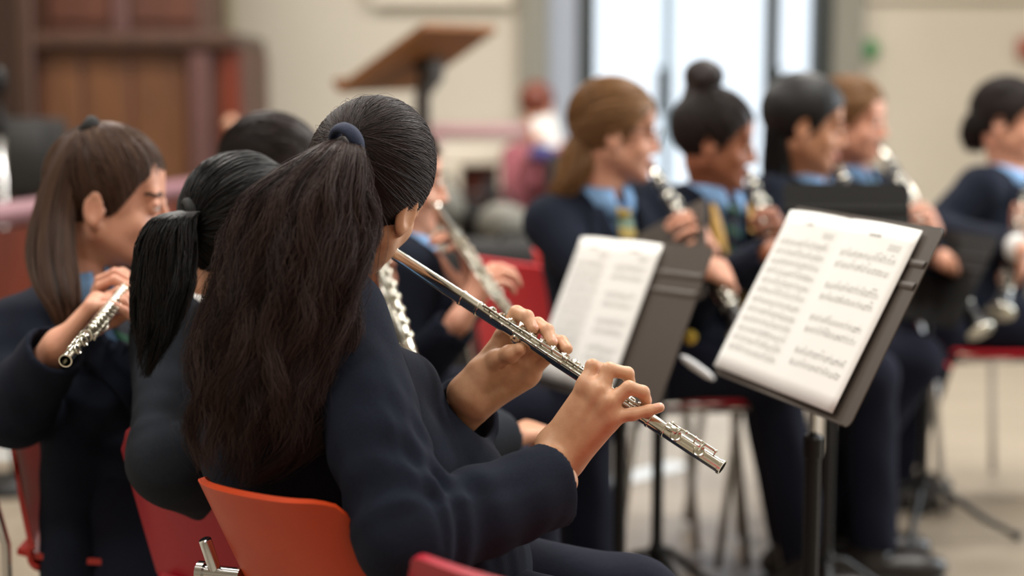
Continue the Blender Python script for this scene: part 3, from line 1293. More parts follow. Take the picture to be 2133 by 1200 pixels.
# ------------------------------------------------------------------ instruments
def flute(label, L, E, detail=True, group=None, holes=True, keyroll=None, rads=1.0):
    """L embouchure point, E open foot end"""
    a = nz(E - L)
    ln = np.linalg.norm(E - L)
    up = nz(V(0, 0, 1) - a * a[2])
    near = nz(np.cross(a, up))
    if np.dot(near, CAM - L) < 0:
        near = -near
    root = thing('flute', label, 'flute', L + a * ln * .5, group)
    k = ln / .595

    def Q(t, ang=0.0, h=0.0):
        return L + a * t * k + (up * math.cos(ang) + near * math.sin(ang)) * h
    r = .0094 * rads
    n = 28 if detail else 14
    MB().lathe(L, a, [(-.072 * k, .004), (-.071 * k, .0078), (-.066 * k, .0088), (-.055 * k, .0088), (-.054 * k, .0082), (0, .0085), (.12 * k, r * .99), (.146 * k, r)], n).build('head_joint', SILVER, root, auto=True)
    mb = MB()
    mb.ball(Q(0, 0, r * .62), (.0145, .0115, .0042), [a, near, up])
    mb.build('lip_plate', SILVER, root)
    mb = MB()
    mb.lathe(L, a, [(.146 * k, r), (.1465 * k, r + .0016), (.150 * k, r + .0016), (.151 * k, r + .0006), (.176 * k, r + .0006), (.177 * k, r + .0014), (.1795 * k, r + .0014), (.180 * k, r)], n)
    mb.build('barrel_ring', SILVERK, root, auto=True)
    MB().lathe(L, a, [(.180 * k, r), (.474 * k, r), (.4745 * k, r + .0012), (.478 * k, r + .0012), (.4785 * k, r)], n).build('body_joint', SILVER, root, auto=True)
    fj = MB()
    prof = [(.4785 * k, r), (.481 * k, r + .0004), (.500 * k, r + .0004), (.5005 * k, r + .001), (.503 * k, r + .001), (.5035 * k, r), (.590 * k, r), (.5905 * k, r + .0011), (.5945 * k, r + .0011), (.595 * k, r), (.595 * k, r - .0012), (.52 * k, r - .0012), (.519 * k, .001)]
    fj.lathe(L, a, prof, n, cap=False)
    fj.build('foot_joint', SILVER, root, auto=True)
    BOD = math.radians(-16 if keyroll is None else keyroll)
    FOO = math.radians(62 if keyroll is None else keyroll + 20)

    def key(t, ang, rad, name='key', ht=.0125, arm=None, pad=True):
        nd = up * math.cos(ang) + near * math.sin(ang)
        c = Q(t, ang, ht * rads)
        m = MB()
        m.lathe(c - nd * .0040, nd, [(0, rad * .62), (.0012, rad * .66), (.0014, rad * .97), (.0026, rad), (.0034, rad * .97), (.0042, rad * .90), (.0036, rad * .78), (.0030, rad * .5), (.0032, rad * .2), (.0036, .0002)], 22 if detail else 12)
        # tone hole chimney
        m.lathe(Q(t, ang, r * .8), nd, [(0, rad * .86), (ht * rads - r * .8 - .004, rad * .84)], 18 if detail else 10)
        if arm is not None:
            ra = arm
            p1 = Q(t, ra, .0150 * rads)
            m.tube([c + nd * .0012, (c + nd * .003 + p1) / 2 + nd * .001, p1], [.0016, .0018, .0020], 8)
        m.build(name, SILVERK, root, auto=True)
    body = [.196, .213, .232, .2505, .269, .2875, .307, .3255, .344, .3625, .381, .400, .419, .438, .457] if detail else [.20, .235, .27, .305, .34, .375, .41, .445]
    rodang = BOD + math.radians(54)
    for i, t in enumerate(body):
        small = i in (0, 1)
        key(t, BOD if not small else BOD - .5, .0052 if small else .0074, arm=rodang)
    for t in ((.5215, .559) if detail else (.53, .56)):
        key(t, FOO, .0078, arm=FOO - math.radians(52))
    if detail:
        key(.252, BOD + math.radians(130), .0072, 'thumb_key')
        key(.395, BOD + math.radians(112), .0072, 'side_key')
    # rods with ribs
    def rod(t0, t1, ang, h, rr, posts):
        m = MB()
        m.tube([Q(t0, ang, h), Q(t1, ang, h)], rr, 10)
        nn = int((t1 - t0) / .019)
        if detail:
            for j in range(nn + 1):
                tt = t0 + (t1 - t0) * j / max(nn, 1)
                m.lathe(Q(tt, ang, h) - a * .0018, a, [(0, rr), (.0004, rr * 1.35), (.0032, rr * 1.35), (.0036, rr)], 10)
        for p in posts:
            m.tube([Q(p, ang, r * .95), Q(p, ang, h - .001)], .0013, 8)
            m.ball(Q(p, ang, h), .0025)
        m.build('key_rod', SILVERK, root)
    rod(.188, .330, rodang, .0150 * rads, .0019, (.188, .260, .330))
    rod(.334, .468, rodang, .0150 * rads, .0019, (.334, .400, .468))
    rod(.206, .468, rodang + math.radians(32), .0138 * rads, .0017, (.206, .330, .468))
    rod(.507, .577, FOO - math.radians(52), .0150 * rads, .0019, (.507, .545, .577))
    if detail:
        m = MB()
        m.box(Q(.388, BOD + math.radians(112), .0165), (.030, .006, .0016), [a, near, up], bev=.0007)
        m.tube([Q(.372, BOD + math.radians(95), .0150), Q(.405, BOD + math.radians(112), .016)], .0014, 8)
        m.build('lever', SILVERK, root)
        m = MB()
        e = FOO - .35
        nd = up * math.cos(e) + near * math.sin(e)
        m.box(Q(.511, e, .0165), (.017, .009, .0022), [a, np.cross(nd, a), nd], bev=.001)
        m.tube([Q(.511, e, .016), Q(.520, FOO - .8, .0152)], .0015, 8)
        m.build('roller_key', SILVERK, root)
    return dict(root=root, Q=Q, a=a, up=up, near=near, k=k, r=r)


def clarinet(label, M, E, group=None):
    a = nz(E - M)
    ln = np.linalg.norm(E - M)
    up = nz(V(0, 0, 1) - a * a[2])
    sd = np.cross(a, up)
    root = thing('clarinet', label, 'clarinet', M + a * ln * .5, group)
    k = ln / .66

    def Q(t, ang, h):
        return M + a * t * k + (up * math.cos(ang) + sd * math.sin(ang)) * h
    m = MB()
    m.lathe(M, a, [(0, .003), (.03 * k, .008), (.07 * k, .0125), (.085 * k, .0125)], 14)
    m.build('mouthpiece', GRENADILLA, root)
    MB().lathe(M, a, [(.03 * k, .0095), (.06 * k, .0132), (.066 * k, .0132)], 14, cap=False).build('ligature', SILVERK, root)
    MB().lathe(M, a, [(.085 * k, .0135), (.10 * k, .016), (.135 * k, .016), (.15 * k, .0145), (.36 * k, .0145), (.36 * k, .0145), (.58 * k, .0155)], 16).build('body_tube', GRENADILLA, root)
    MB().lathe(M, a, [(.56 * k, .0165), (.60 * k, .018), (.64 * k, .027), (.66 * k, .036), (.66 * k, .033), (.62 * k, .016)], 18, cap=False).build('bell', GRENADILLA, root)
    for t, rr in ((.088, .0168), (.142, .0162), (.358, .0165), (.572, .0185), (.659, .0372)):
        MB().lathe(M, a, [(t * k - .003, rr - .001), (t * k - .002, rr), (t * k + .003, rr), (t * k + .004, rr - .001)], 16).build('ring', SILVERK, root)
    for i, t in enumerate((.17, .20, .23, .26, .29, .32, .40, .43, .46, .49, .52, .545)):
        an = (-.5, .5, 0)[i % 3]
        nd = up * math.cos(an) + sd * math.sin(an)
        m = MB()
        m.lathe(Q(t, an, .0145), nd, [(0, .006), (.004, .0085), (.0055, .0085), (.0065, .004), (.0066, .0005)], 12)
        m.build('key', SILVERK, root)
    for t0, t1, an in ((.16, .34, .9), (.38, .56, .9), (.17, .35, -.9), (.39, .56, -.9)):
        m = MB().tube([Q(t0, an, .019), Q(t1, an, .019)], .0026, 8)
        for p in (t0, (t0 + t1) / 2, t1):
            m.tube([Q(p, an, .014), Q(p, an, .019)], .002, 6)
            m.ball(Q(p, an, .019), .0042, nu=8, nv=6)
        m.build('key_rod', SILVERK, root)
    return dict(root=root, Q=Q, a=a, k=k, M=M, up=up, sd=sd)


# ------------------------------------------------------------------ furniture
def tray_frame(yaw, tilt, roll=0.0):
    R = V(1, 0, 0)
    U = V(0, math.sin(tilt), math.cos(tilt))
    c, s = math.cos(roll), math.sin(roll)
    R, U = c * R + s * U, c * U - s * R
    cz, sz = math.cos(yaw), math.sin(yaw)
    Z = np.array([[cz, -sz, 0], [sz, cz, 0], [0, 0, 1]])
    R, U = Z @ R, Z @ U
    return R, U, np.cross(R, U)


def rrect(w, h, r, n=6, tops=(1, 1, 1, 1)):
    pts = []
    for (sx, sy, a0), on in zip(((1, 1, 0), (-1, 1, 90), (-1, -1, 180), (1, -1, 270)), tops):
        if not on:
            pts.append((sx * w / 2, sy * h / 2))
            continue
        for i in range(n + 1):
            a = math.radians(a0 + 90 * i / n)
            pts.append((sx * (w / 2 - r) + r * math.cos(a), sy * (h / 2 - r) + r * math.sin(a)))
    return pts


def slab(mb, c, R, U, N, pts, th, m=0):
    n = len(pts)
    A = [c + R * x + U * y + N * th / 2 for x, y in pts]
    B = [c + R * x + U * y - N * th / 2 for x, y in pts]
    F = [list(range(n)), list(range(2 * n - 1, n - 1, -1))]
    for i in range(n):
        j = (i + 1) % n
        F.append([i, i + n, j + n, j])
    return mb.add(A + B, F, m)


def music_stand(label, c, yaw, tilt, mt, foot, w=.50, h=.34, group=None, clutch=.66, legyaw=0.3, light_legs=False, roll=0):
    R, U, N = tray_frame(yaw, tilt, roll)
    foot = np.asarray(foot, float)
    root = thing('music_stand', label, 'music stand', (foot[0], foot[1], 0), group)
    m = MB()
    slab(m, c, R, U, N, rrect(w, h, .014, tops=(1, 1, 1, 1)), .0022)
    m.build('tray', mt, root, auto=True)
    m = MB()
    for y in (h / 2 - .062, h / 2 - .098):
        G = []
        for x in np.linspace(-w / 2 + .004, w / 2 - .004, 8):
            G.append([c + R * x + U * (y + q) + N * z for q, z in ((-.007, .0012), (-.003, .0042), (.003, .0042), (.007, .0012))])
        m.grid(np.array(G))
    m.build('ridge', mt, root)
    m = MB()
    m.box(c - U * (h / 2 - .001) + N * .004, (w * .94, .0022, .010), [R, U, N])
    m.build('lip', mt, root)
    hub = c - N * .02 - U * .02
    px = V(foot[0], foot[1], 0)
    top = V(foot[0], foot[1], hub[2] - .03)
    m = MB()
    m.box(c - N * .012, (.08, .10, .022), [R, U, N], bev=.006)
    m.tube([c - N * .02, hub - N * .012, top], .009, 10)
    m.build('bracket', POLE, root)
    m = MB()
    m.tube([top, V(foot[0], foot[1], clutch - .05)], .0085, 14)
    m.build('inner_tube', CHROME if light_legs else POLE, root, label='bare steel inner tube' if light_legs else None)
    m = MB()
    m.lathe(V(foot[0], foot[1], .10), V(0, 0, 1), [(0, .0135), (clutch - .14, .0135), (clutch - .138, .0160), (clutch - .105, .0165), (clutch - .100, .0125)], 16)
    m.build('pole', POLE, root, auto=True)
    for i in range(3):
        an = legyaw + i * 2 * math.pi / 3
        dv = V(math.cos(an), math.sin(an), 0)
        m = MB()
        m.tube([px + V(0, 0, .16), px + dv * .05 + V(0, 0, .15), px + dv * .18 + V(0, 0, .06), px + dv * .27 + V(0, 0, .012)], [.010, .010, .009, .008], 10)
        lg = m.build('leg', POLE, root)
        MB().ball(px + dv * .272 + V(0, 0, .0125), (.014, .014, .012)).build('foot_cap', BLACKPAD, lg)
    m = MB()
    m.lathe(px + V(0, 0, .08), V(0, 0, 1), [(0, .016), (.01, .019), (.09, .019), (.10, .014)], 16)
    m.build('hub', POLE, root, auto=True)
    return R, U, N


def sheet(label, c, R, U, N, w, h, mt=PAPER, seed=1, group=None, fold=.0, detail=True):
    g = random.Random(seed)
    nx, ny = 25, 13
    def pt(x, y, z=0):
        fx = abs(x) / (w / 2)
        lift = .004 + .010 * (1 - fx) ** 2 * 0 + .007 * math.sin(math.pi * fx) * (.4 + .6 * (y / h + .5)) + .0015 * math.sin(9 * y + x * 14)
        if abs(x) < .004:
            lift = .0035
        return c + R * x + U * y + N * (lift + z + .002)
    G = np.array([[pt(-w / 2 + w * i / (nx - 1), -h / 2 + h * j / (ny - 1)) for j in range(ny)] for i in range(nx)])
    m = MB()
    m.grid(G, thick=.0008)

    def ink(x0, x1, y0, y1, mm=1):
        n = max(2, int((x1 - x0) / .02) + 1)
        Gi = np.array([[pt(x0 + (x1 - x0) * i / (n - 1), y, .0005) for y in (y0, y1)] for i in range(n)])
        m.grid(Gi, m=mm)
    if detail:
        for side in (-1, 1):
            xa = -w / 2 + .022 if side < 0 else .026
            xb = -.018 if side < 0 else w / 2 - .024
            xm = (xa + xb) / 2
            # title and composer strokes, too small to read
            q = xm - .016
            for _ in range(4):
                wd = g.uniform(.004, .009)
                ink(q, q + wd, h / 2 - .024, h / 2 - .020, 2)
                q += wd + .002
            for r_ in range(3):
                q = xb - .034
                while q < xb - .004:
                    wd = g.uniform(.003, .008)
                    ink(q, min(q + wd, xb), h / 2 - .034 - r_ * .004, h / 2 - .032 - r_ * .004)
                    q += wd + .0015
            ns = 12 if side < 0 else 8
            y = h / 2 - .056
            for s_ in range(ns):
                gap = .0015
                for l in range(5):
                    ink(xa, xb, y - l * .0019 - .00022, y - l * .0019 + .00022)
                ink(xa + .002, xa + .005, y - .0085, y + .002, 2)
                q = xa + .014
                while q < xb - .006:
                    yy = y - g.choice((0, 1, 2, 3, 4)) * .0019
                    ink(q, q + .0024, yy - .0011, yy + .0011, 2)
                    ink(q + .0020, q + .0025, yy, yy + .0072, 2)
                    if g.random() < .4:
                        ink(q + .0020, q + .0085, yy + .0062, yy + .0074, 2)
                    q += g.uniform(.006, .013)
                y -= (.0186 if side < 0 else (.0205 if s_ % 2 == 0 else .0375))
                if y < -h / 2 + .022:
                    break
    Vs = np.vstack(m.v)
    o = single('sheet_music', Vs, m.f, [mt, INK, INKD], label, 'sheet music', group, mi=m.m)
    return o


def chair(label, c, yaw, mt, top=.79, group=None, w=.42, lean=.10, bracket=False, low=.46, topw=.80, wrap=0.0, upright='bent', drop=.045):
    """c: seat centre on the floor; yaw: facing"""
    R, F = yawb(yaw)
    c = V(c[0], c[1], 0)
    U = V(0, 0, 1)
    root = thing('stacking_chair', label, 'chair', c, group)
    # backrest shell
    def P(x, y, z):
        return c + R * x + F * y + U * z
    G = []
    nv, nu = 16, 31
    for j in range(nv):
        t = j / (nv - 1)
        yb = -.185 - lean * t
        ww = w / 2 * (1 - (1 - topw) * t)
        row = []
        for i in range(nu):
            u = -1 + 2 * i / (nu - 1)
            e = max(0, (abs(u) - .74) / .26)
            tp = top - .004 * u * u - drop * (1 - math.sqrt(max(0, 1 - e * e)))
            zz = low + .035 + (tp - low - .035) * t
            row.append(P(u * ww, yb + .030 * u * u + wrap * u ** 6, zz))
        G.append(row)
    G = np.array(G)
    MB().grid(G, thick=.009).build('backrest', mt, root, auto=True)
    G = []
    for j in range(14):
        t = j / 13
        y = -.19 + .41 * t
        z = low + .02 * (1 - t) ** 3 + (-.035 * max(0, (t - .78) / .22) ** 2)
        row = []
        for i in range(nu):
            u = -1 + 2 * i / (nu - 1)
            ww = w / 2 * (1.0 - .10 * abs(2 * t - 1) ** 6)
            row.append(P(u * ww, y, z - .014 * (1 - u * u) * math.sin(math.pi * min(1, t * 1.1))))
        G.append(row)
    MB().grid(np.array(G), thick=.010).build('seat', mt, root, auto=True)
    # joint between seat and backrest
    G = []
    for j in range(7):
        t = j / 6
        an = t * math.pi / 2
        row = []
        for i in range(nu):
            u = -1 + 2 * i / (nu - 1)
            row.append(P(u * w / 2 * .97, -.150 - .036 * math.sin(an) + .030 * u * u * t, low + .040 - .036 * math.cos(an)))
        G.append(row)
    MB().grid(np.array(G), thick=.009).build('seat_curve', mt, root)
    for sx in (-1, 1):
        m = MB()
        m.tube([P(sx * w * .40, .14, low - .018), P(sx * w * .46, .17, low - .06), P(sx * w * .52, .20, .012)], .0105, 12)
        m.build('leg', CHROME, root)
        m = MB()
        m.tube([P(sx * w * .42, -.14, low - .018), P(sx * w * .47, -.17, low - .06), P(sx * w * .53, -.22, .012)], .0105, 12)
        m.build('leg', CHROME, root)
        m = MB()
        m.tube([P(sx * w * .42, -.14, low - .018), P(sx * w * .40, .14, low - .018)], .0105, 12)
        m.build('seat_rail', CHROME, root)
        if upright == 'bent':
            m = MB()
            m.tube([P(sx * w * .455, -.17, low - .03), P(sx * w * .490, -.200, low + .03), P(sx * w * .480, -.200 - lean * .35, low + .15)], .0085, 12)
            m.build('back_upright', CHROME, root)
        elif upright == 'straight':
            m = MB()
            m.tube([P(sx * w * .47, -.205, .012), P(sx * w * .47, -.205, low + .04), P(sx * w * .45, -.212 - lean * .8, low + .18)], .0085, 12)
            m.build('back_upright', CHROME, root)
    for y in (-.14, .14):
        m = MB()
        m.tube([P(-w * .41, y, low - .018), P(w * .41, y, low - .018)], .0095, 10)
        m.build('crossbar', CHROME, root)
    if bracket:
        m = MB()
        b0 = P(-w * .46, -.225, low + .10)
        m.lathe(b0, nz(-R - F * .35), [(-.03, .011), (.022, .011), (.022, .015), (.032, .015), (.032, .011), (.025, .010)], 16)
        m.build('linking_knob', CHROME, root, auto=True)
    return root


# ================================================================== THE PLACE
# ------------------------------------------------------------------ room
WY = 9.5
floor_m = mat('floor vinyl', rgb(150, 138, 122), 0.40, col2=rgb(136, 125, 110), nscale=2.2, bump=0.04, bscale=60, stretch=(0.6, 4, 1))
CEIL = mat('ceiling paint', rgb(226, 220, 208), 0.9)
MB().box((0, 3.6, -.05), (9.2, 12.4, .1)).struct('floor', floor_m)
MB().box((0, 3.6, 3.95), (9.2, 12.4, .1)).struct('ceiling', CEIL)
MB().box((-4.55, 3.6, 1.95), (.1, 12.4, 3.9)).struct('wall_left', BEIGE)
mb = MB()
mb.box((4.55, 3.6, .45), (.1, 12.4, .9)).box((4.55, 3.6, 3.5), (.1, 12.4, .8))
mb.box((4.55, .4, 2.0), (.1, 6.0, 2.2)).box((4.55, 7.75, 2.0), (.1, 4.1, 2.2))
mb.struct('wall_right', BEIGE)
MB().box((0, -2.6, 1.95), (9.2, .1, 3.9)).struct('wall_front', BEIGE)
sW = FPX / WY
xo0, xo1 = (1092 - CX) / sW, (1782 - CX) / sW
mb = MB()
mb.box(((-4.5 + xo0) / 2, WY + .1, 1.95), (4.5 + xo0, .2, 3.9)).box(((4.5 + xo1) / 2, WY + .1, 1.95), (4.5 - xo1, .2, 3.9))
mb.box(((xo0 + xo1) / 2, WY + .1, 3.4), (xo1 - xo0, .2, 1.0))
mb.struct('wall_back', BEIGE)


def xw(u):
    return (u - CX) / sW


def colbox(name, u0, u1, m, y, dy, z0=0, z1=2.9, parent=None):
    return MB().box(((xw(u0) + xw(u1)) / 2, y, (z0 + z1) / 2), (xw(u1) - xw(u0), dy, z1 - z0)).struct(name, m, parent)


colbox('trim_1', 1088, 1140, GREYP, WY - .02, .16)
colbox('trim_2', 1140, 1200, PALEBLUE, WY + .04, .16)
colbox('trim_3', 1722, 1784, GREYP, WY - .02, .16)
colbox('trim_4', 1684, 1722, DARKFR, WY + .06, .12)
MB().tube([V(xw(489), WY - .05, 0), V(xw(487), WY - .05, 3.8)], .034, 10).struct('trim_5', mat('drab pipe paint', rgb(160, 148, 122), 0.6))
MB().box(((xw(782) + xw(1064)) / 2, WY - .05, 2.07), (xw(1064) - xw(782), .12, .66)).struct('trim_6', CREAM)
MB().box(((xw(1792) + 4.4) / 2, WY - .03, 1.79), (4.4 - xw(1792), .07, .03)).struct('trim_7', BEIGE)
MB().box(((xw(1092) - 4.5) / 2, WY - .02, .07), (xw(1088) + 4.5, .04, .14)).struct('baseboard_back', CREAM)

glass = bpy.data.materials.new('window glass')
glass.use_nodes = True
nt = glass.node_tree
nt.nodes.remove(nt.nodes['Principled BSDF'])
mx = nt.nodes.new('ShaderNodeMixShader')
tr = nt.nodes.new('ShaderNodeBsdfTransparent')
gl = nt.nodes.new('ShaderNodeBsdfGlossy')
gl.inputs['Roughness'].default_value = 0.05
mx.inputs[0].default_value = 0.06
nt.links.new(tr.outputs[0], mx.inputs[1])
nt.links.new(gl.outputs[0], mx.inputs[2])
nt.links.new(mx.outputs[0], nt.nodes['Material Output'].inputs[0])


def door(name, u0, u1, fl, fr, ml, mr, handle=None):
    """glazed leaf: frame stiles fl/fr wide in pixels"""
    mb = MB()
    o = colbox(name, u0, u0 + fl, ml, WY + .09, .07, 0, 2.85)
    if fr:
        colbox('door_stile', u1 - fr, u1, mr, WY + .09, .07, 0, 2.85, o)
    MB().box(((xw(u0) + xw(u1)) / 2, WY + .09, .10), (xw(u1) - xw(u0), .07, .2)).struct('bottom_rail', ml, o)
    MB().box(((xw(u0) + xw(u1)) / 2, WY + .09, 2.80), (xw(u1) - xw(u0), .07, .14)).struct('top_rail', ml, o)
    MB().box(((xw(u0 + fl) + xw(u1 - fr)) / 2, WY + .09, 1.45), (xw(u1 - fr) - xw(u0 + fl), .012, 2.6)).struct('glass_pane', glass, o)
    if handle:
        MB().tube([V(xw(handle), WY + .0, 1.08), V(xw(handle), WY + .0, 1.36)], .04, 10).struct('door_handle', DARKFR, o)
    return o


PALEM = mat('pale blue aluminium', rgb(150, 172, 190), 0.5)
door('door_1', 1200, 1396, 40, 18, DARKFR, PALEM, 1377)
door('door_2', 1396, 1594, 6, 0, PALEM, DARKFR)
door('door_3', 1590, 1690, 32, 4, DARKFR, DARKFR, 1612)
MB().box((1.2, 14, -.06), (16, 8.6, .1)).struct('ground', mat('pale paving', rgb(190, 196, 198), 0.8))

# pale strips on the floor
def strip(u0, v0, u1, v1, wd, label):
    def fl(u, v):
        d = FW + (u - CX) / FPX * XV + (CY - v) / FPX * UPV
        return CAM + d * (-CAMZ / d[2])
    a, b = fl(u0, v0), fl(u1, v1)
    d = nz(b - a)
    return MB().box((a + b) / 2 + V(0, 0, .002), (np.linalg.norm(b - a), wd, .004), [d, np.cross(V(0, 0, 1), d), V(0, 0, 1)]).single(
        'floor_strip', mat('pale floor strip', rgb(206, 212, 216), 0.5), label, 'floor strip', smooth=False)


strip(1190, 1028, 1420, 968, .09, 'pale strip on the floor behind the two black stand poles')
strip(-120, 952, 48, 948, .09, 'pale strip on the floor at the left edge, behind the red chair')

# ------------------------------------------------------------------ organ case
sO = FPX / 7.5


def xo(u):
    return (u - CX) / sO


def zo(v):
    return CAMZ + (200 - v) / sO


org = thing('organ', 'wooden organ case with amber panels under a dark ledge, at the back left', 'organ', (xo(280), 7.9, 0))
MB().box(((xo(60) + xo(508)) / 2, 7.95, zo(100) / 2), (xo(508) - xo(60), .8, zo(100)), bev=.01).build('lower_case', WOODR, org, smooth=False)
MB().box(((xo(56) + xo(514)) / 2, 7.92, zo(88)), (xo(500) - xo(66), .9, .085), bev=.02).build('ledge', WOODD, org, smooth=False)
for u0, u1 in ((94, 170), (178, 272), (282, 388)):
    MB().box(((xo(u0) + xo(u1)) / 2, 7.545, (zo(118) + .5) / 2), (xo(u1) - xo(u0), .02, zo(118) - .5), bev=.008).build('panel', WOODP, org, smooth=False)
MB().box(((xo(398) + xo(444)) / 2, 7.53, zo(105) / 2), (xo(444) - xo(398), .08, zo(105)), bev=.012).build('pilaster', mat('dull plum wood', rgb(84, 54, 50), 0.5), org, smooth=False)
MB().box(((xo(462) + xo(506)) / 2, 7.54, zo(105) / 2), (xo(506) - xo(462), .05, zo(105)), bev=.008).build('end_panel', WOODM, org, smooth=False)
MB().box(((xo(66) + xo(404)) / 2, 8.05, (zo(88) + 3.0) / 2), (xo(404) - xo(66), .55, 3.0 - zo(88)), bev=.01).build('upper_case', WOODR, org, smooth=False)
for u0, u1, m in ((84, 215, WOODR), (255, 395, WOODR)):
    MB().box(((xo(u0) + xo(u1)) / 2, 7.77, 2.2), (xo(u1) - xo(u0), .03, 1.3), bev=.01).build('upper_panel', m, org, smooth=False)
MB().box(((xo(214) + xo(254)) / 2, 7.76, 2.2), (xo(252) - xo(216), .05, 1.4), bev=.012).build('upper_stile', mat('dull plum wood', (0, 0, 0, 1)), org, smooth=False)
MB().box(((xo(52) + xo(84)) / 2, 7.6, 1.4), (xo(84) - xo(52), .3, 2.8), bev=.01).build('corner_post', WOODD, org, smooth=False)
MB().box(((xo(-260) + xo(54)) / 2, 8.1, 1.5), (xo(54) - xo(-260), .3, 3.0), bev=.01).build('side_case', WOODD, org, smooth=False)
MB().box(((xo(8) + xo(46)) / 2, 7.93, 2.0), (xo(46) - xo(8), .04, 1.15), bev=.01).build('side_panel', WOODP, org, smooth=False)
MB().ball(at(482, 257, 7.36), (.030, .03, .034)).lathe(at(482, 257, 7.5), (0, -1, 0), [(0, .012), (.14, .012)], 10).build('stop_knob', mat('pale pink ivory', rgb(206, 160, 132), 0.5), org, label='pale round knob on the front corner')

# lectern seen from below
R, U, N = tray_frame(1.157, 11.541 - 4 * math.pi, .04)
lc = V(-.338, 5.63, 1.325)
lect = thing('lectern', 'brown wooden lectern board tilted on a dark post in front of the cream wall', 'lectern', (lc[0], lc[1], 0))
m = MB()
slab(m, lc, R, U, N, rrect(.55, .42, .01), .022)
m.build('board', WOODL, lect, smooth=False)
m = MB()
lip_s = -1 if (U[2] > 0) else 1
m.box(lc + U * lip_s * .205 - N * .02, (.53, .02, .04), [R, U, N])
m.build('book_ledge', WOODL, lect, smooth=False)
pt = at(880, 205, 5.6)
m = MB()
m.tube([lc + N * .012 + V(.03, 0, 0), lc + N * .05 + V(.02, 0, -.02), V(pt[0], pt[1], 1.19), V(pt[0], pt[1], .03)], [.06, .048, .028, .028], 14)
m.build('post', mat('dark post metal', rgb(50, 44, 40), 0.5), lect)
MB().lathe((pt[0], pt[1], 0), (0, 0, 1), [(0, .2), (.02, .2), (.04, .05)], 24).build('base', POLE, lect)

# rails
rl = thing('railing', 'mauve topped handrail running back along the left side', 'railing', (-1.35, 4.2, 0))
ra, rb = V(-1.52, 3.5, .872), V(-1.0, 6.0, .872)
m = MB()
dd = nz(rb - ra)
m.box((ra + rb) / 2, (np.linalg.norm(rb - ra), .075, .06), [dd, np.cross(V(0, 0, 1), dd), V(0, 0, 1)], bev=.02)
m.build('handrail', MAUVE, rl)
m = MB()
m.box((ra + rb) / 2 - V(0, 0, .24), (np.linalg.norm(rb - ra), .03, .40), [dd, np.cross(V(0, 0, 1), dd), V(0, 0, 1)])
m.build('rail_panel', WOODM, rl, smooth=False)
for t in (.05, .35, .65, .95):
    q = ra + (rb - ra) * t
    MB().box((q[0], q[1], .42), (.06, .06, .84), bev=.01).build('rail_post', WOODM, rl)
rl = thing('railing', 'dusty pink rail across the back, above a cream frame', 'railing', (-.14, 8.4, 0))
MB().box((-.14, 8.4, 1.0), (.62, .06, .085), bev=.02).build('handrail', PINKR, rl)
for x in (-.40, .12):
    MB().box((x, 8.4, .49), (.04, .04, .98), bev=.006).build('rail_post', PINKR, rl)
fr = thing('table', 'cream framed table with a dark red front, under the dusty pink rail', 'table', (-.12, 8.0, 0))
MB().box((-.14, 8.0, .885), (.46, .34, .095), bev=.01).build('table_top', BEIGE, fr, smooth=False)
for x in (-.33, .0):
    MB().box((x, 7.88, .42), (.14 if x else .145, .1, .84), bev=.008).build('leg', BEIGE, fr, smooth=False)
MB().box((-.18, 7.98, .52), (.30, .03, .64)).build('front_panel', WOODM, fr, smooth=False)

# things on the left and right edges
bx = thing('loudspeaker', 'black loudspeaker cabinet behind the left girl, in front of the organ', 'loudspeaker', (-1.94, 6.1, 0))
MB().box((-1.94, 6.1, .95), (.30, .26, .30), bev=.015).build('cabinet', BLACKM, bx)
MB().box((-1.94, 5.965, .95), (.26, .012, .26), bev=.004).build('grille', mat('black grille', rgb(26, 25, 24), .7), bx)
MB().tube([V(-1.94, 6.1, .80), V(-1.94, 6.1, .02)], .03, 12).build('stand_pole', POLE, bx)
MB().lathe((-1.94, 6.1, 0), (0, 0, 1), [(0, .24), (.02, .24), (.05, .04)], 20).build('stand_base', POLE, bx)
px_ = at(3, 300, 4.6)
mc = thing('microphone_stand', 'thin chrome pole of a stand at the left edge of the picture', 'microphone stand', (px_[0], px_[1], 0))
MB().tube([V(px_[0], px_[1], .02), V(px_[0], px_[1], at(3, 268, 4.6)[2])], .009, 10).build('pole', CHROME, mc)
MB().lathe((px_[0], px_[1], at(3, 275, 4.6)[2] - .01), (0, 0, 1), [(0, .012), (.01, .016), (.06, .016), (.07, .010), (.12, .008), (.13, .022), (.19, .022), (.2, .01)], 12).build('clutch', POLE, mc)
MB().lathe((px_[0], px_[1], 0), (0, 0, 1), [(0, .15), (.02, .15), (.04, .02)], 20).build('base', POLE, mc)
q = at(1813, 103, WY - .06)
gs = thing('wall_sign', 'small round green sign on the cream wall, right of the glazed doors', 'sign', q + V(0, .05, 0))
MB().lathe(q + V(0, .05, 0), (0, -1, 0), [(0, .062), (.03, .062), (.034, .056)], 22).build('sign_face', GREENS, gs)
MB().box(q + V(-.075, .03, -.01), (.06, .05, .12), bev=.008).build('bracket', mat('grey casing', rgb(150, 142, 126), .6), gs)
MB().box(q + V(-.035, .045, -.16), (.03, .03, .2), bev=.006).build('conduit', mat('grey casing', (0, 0, 0, 1)), gs)
q = at(2136, 100, WY - .05)
MB().box(q, (.085, .09, .13), bev=.015).single('alarm_box', REDBOX, 'small red brown box on the wall at the right edge of the picture', 'alarm box')

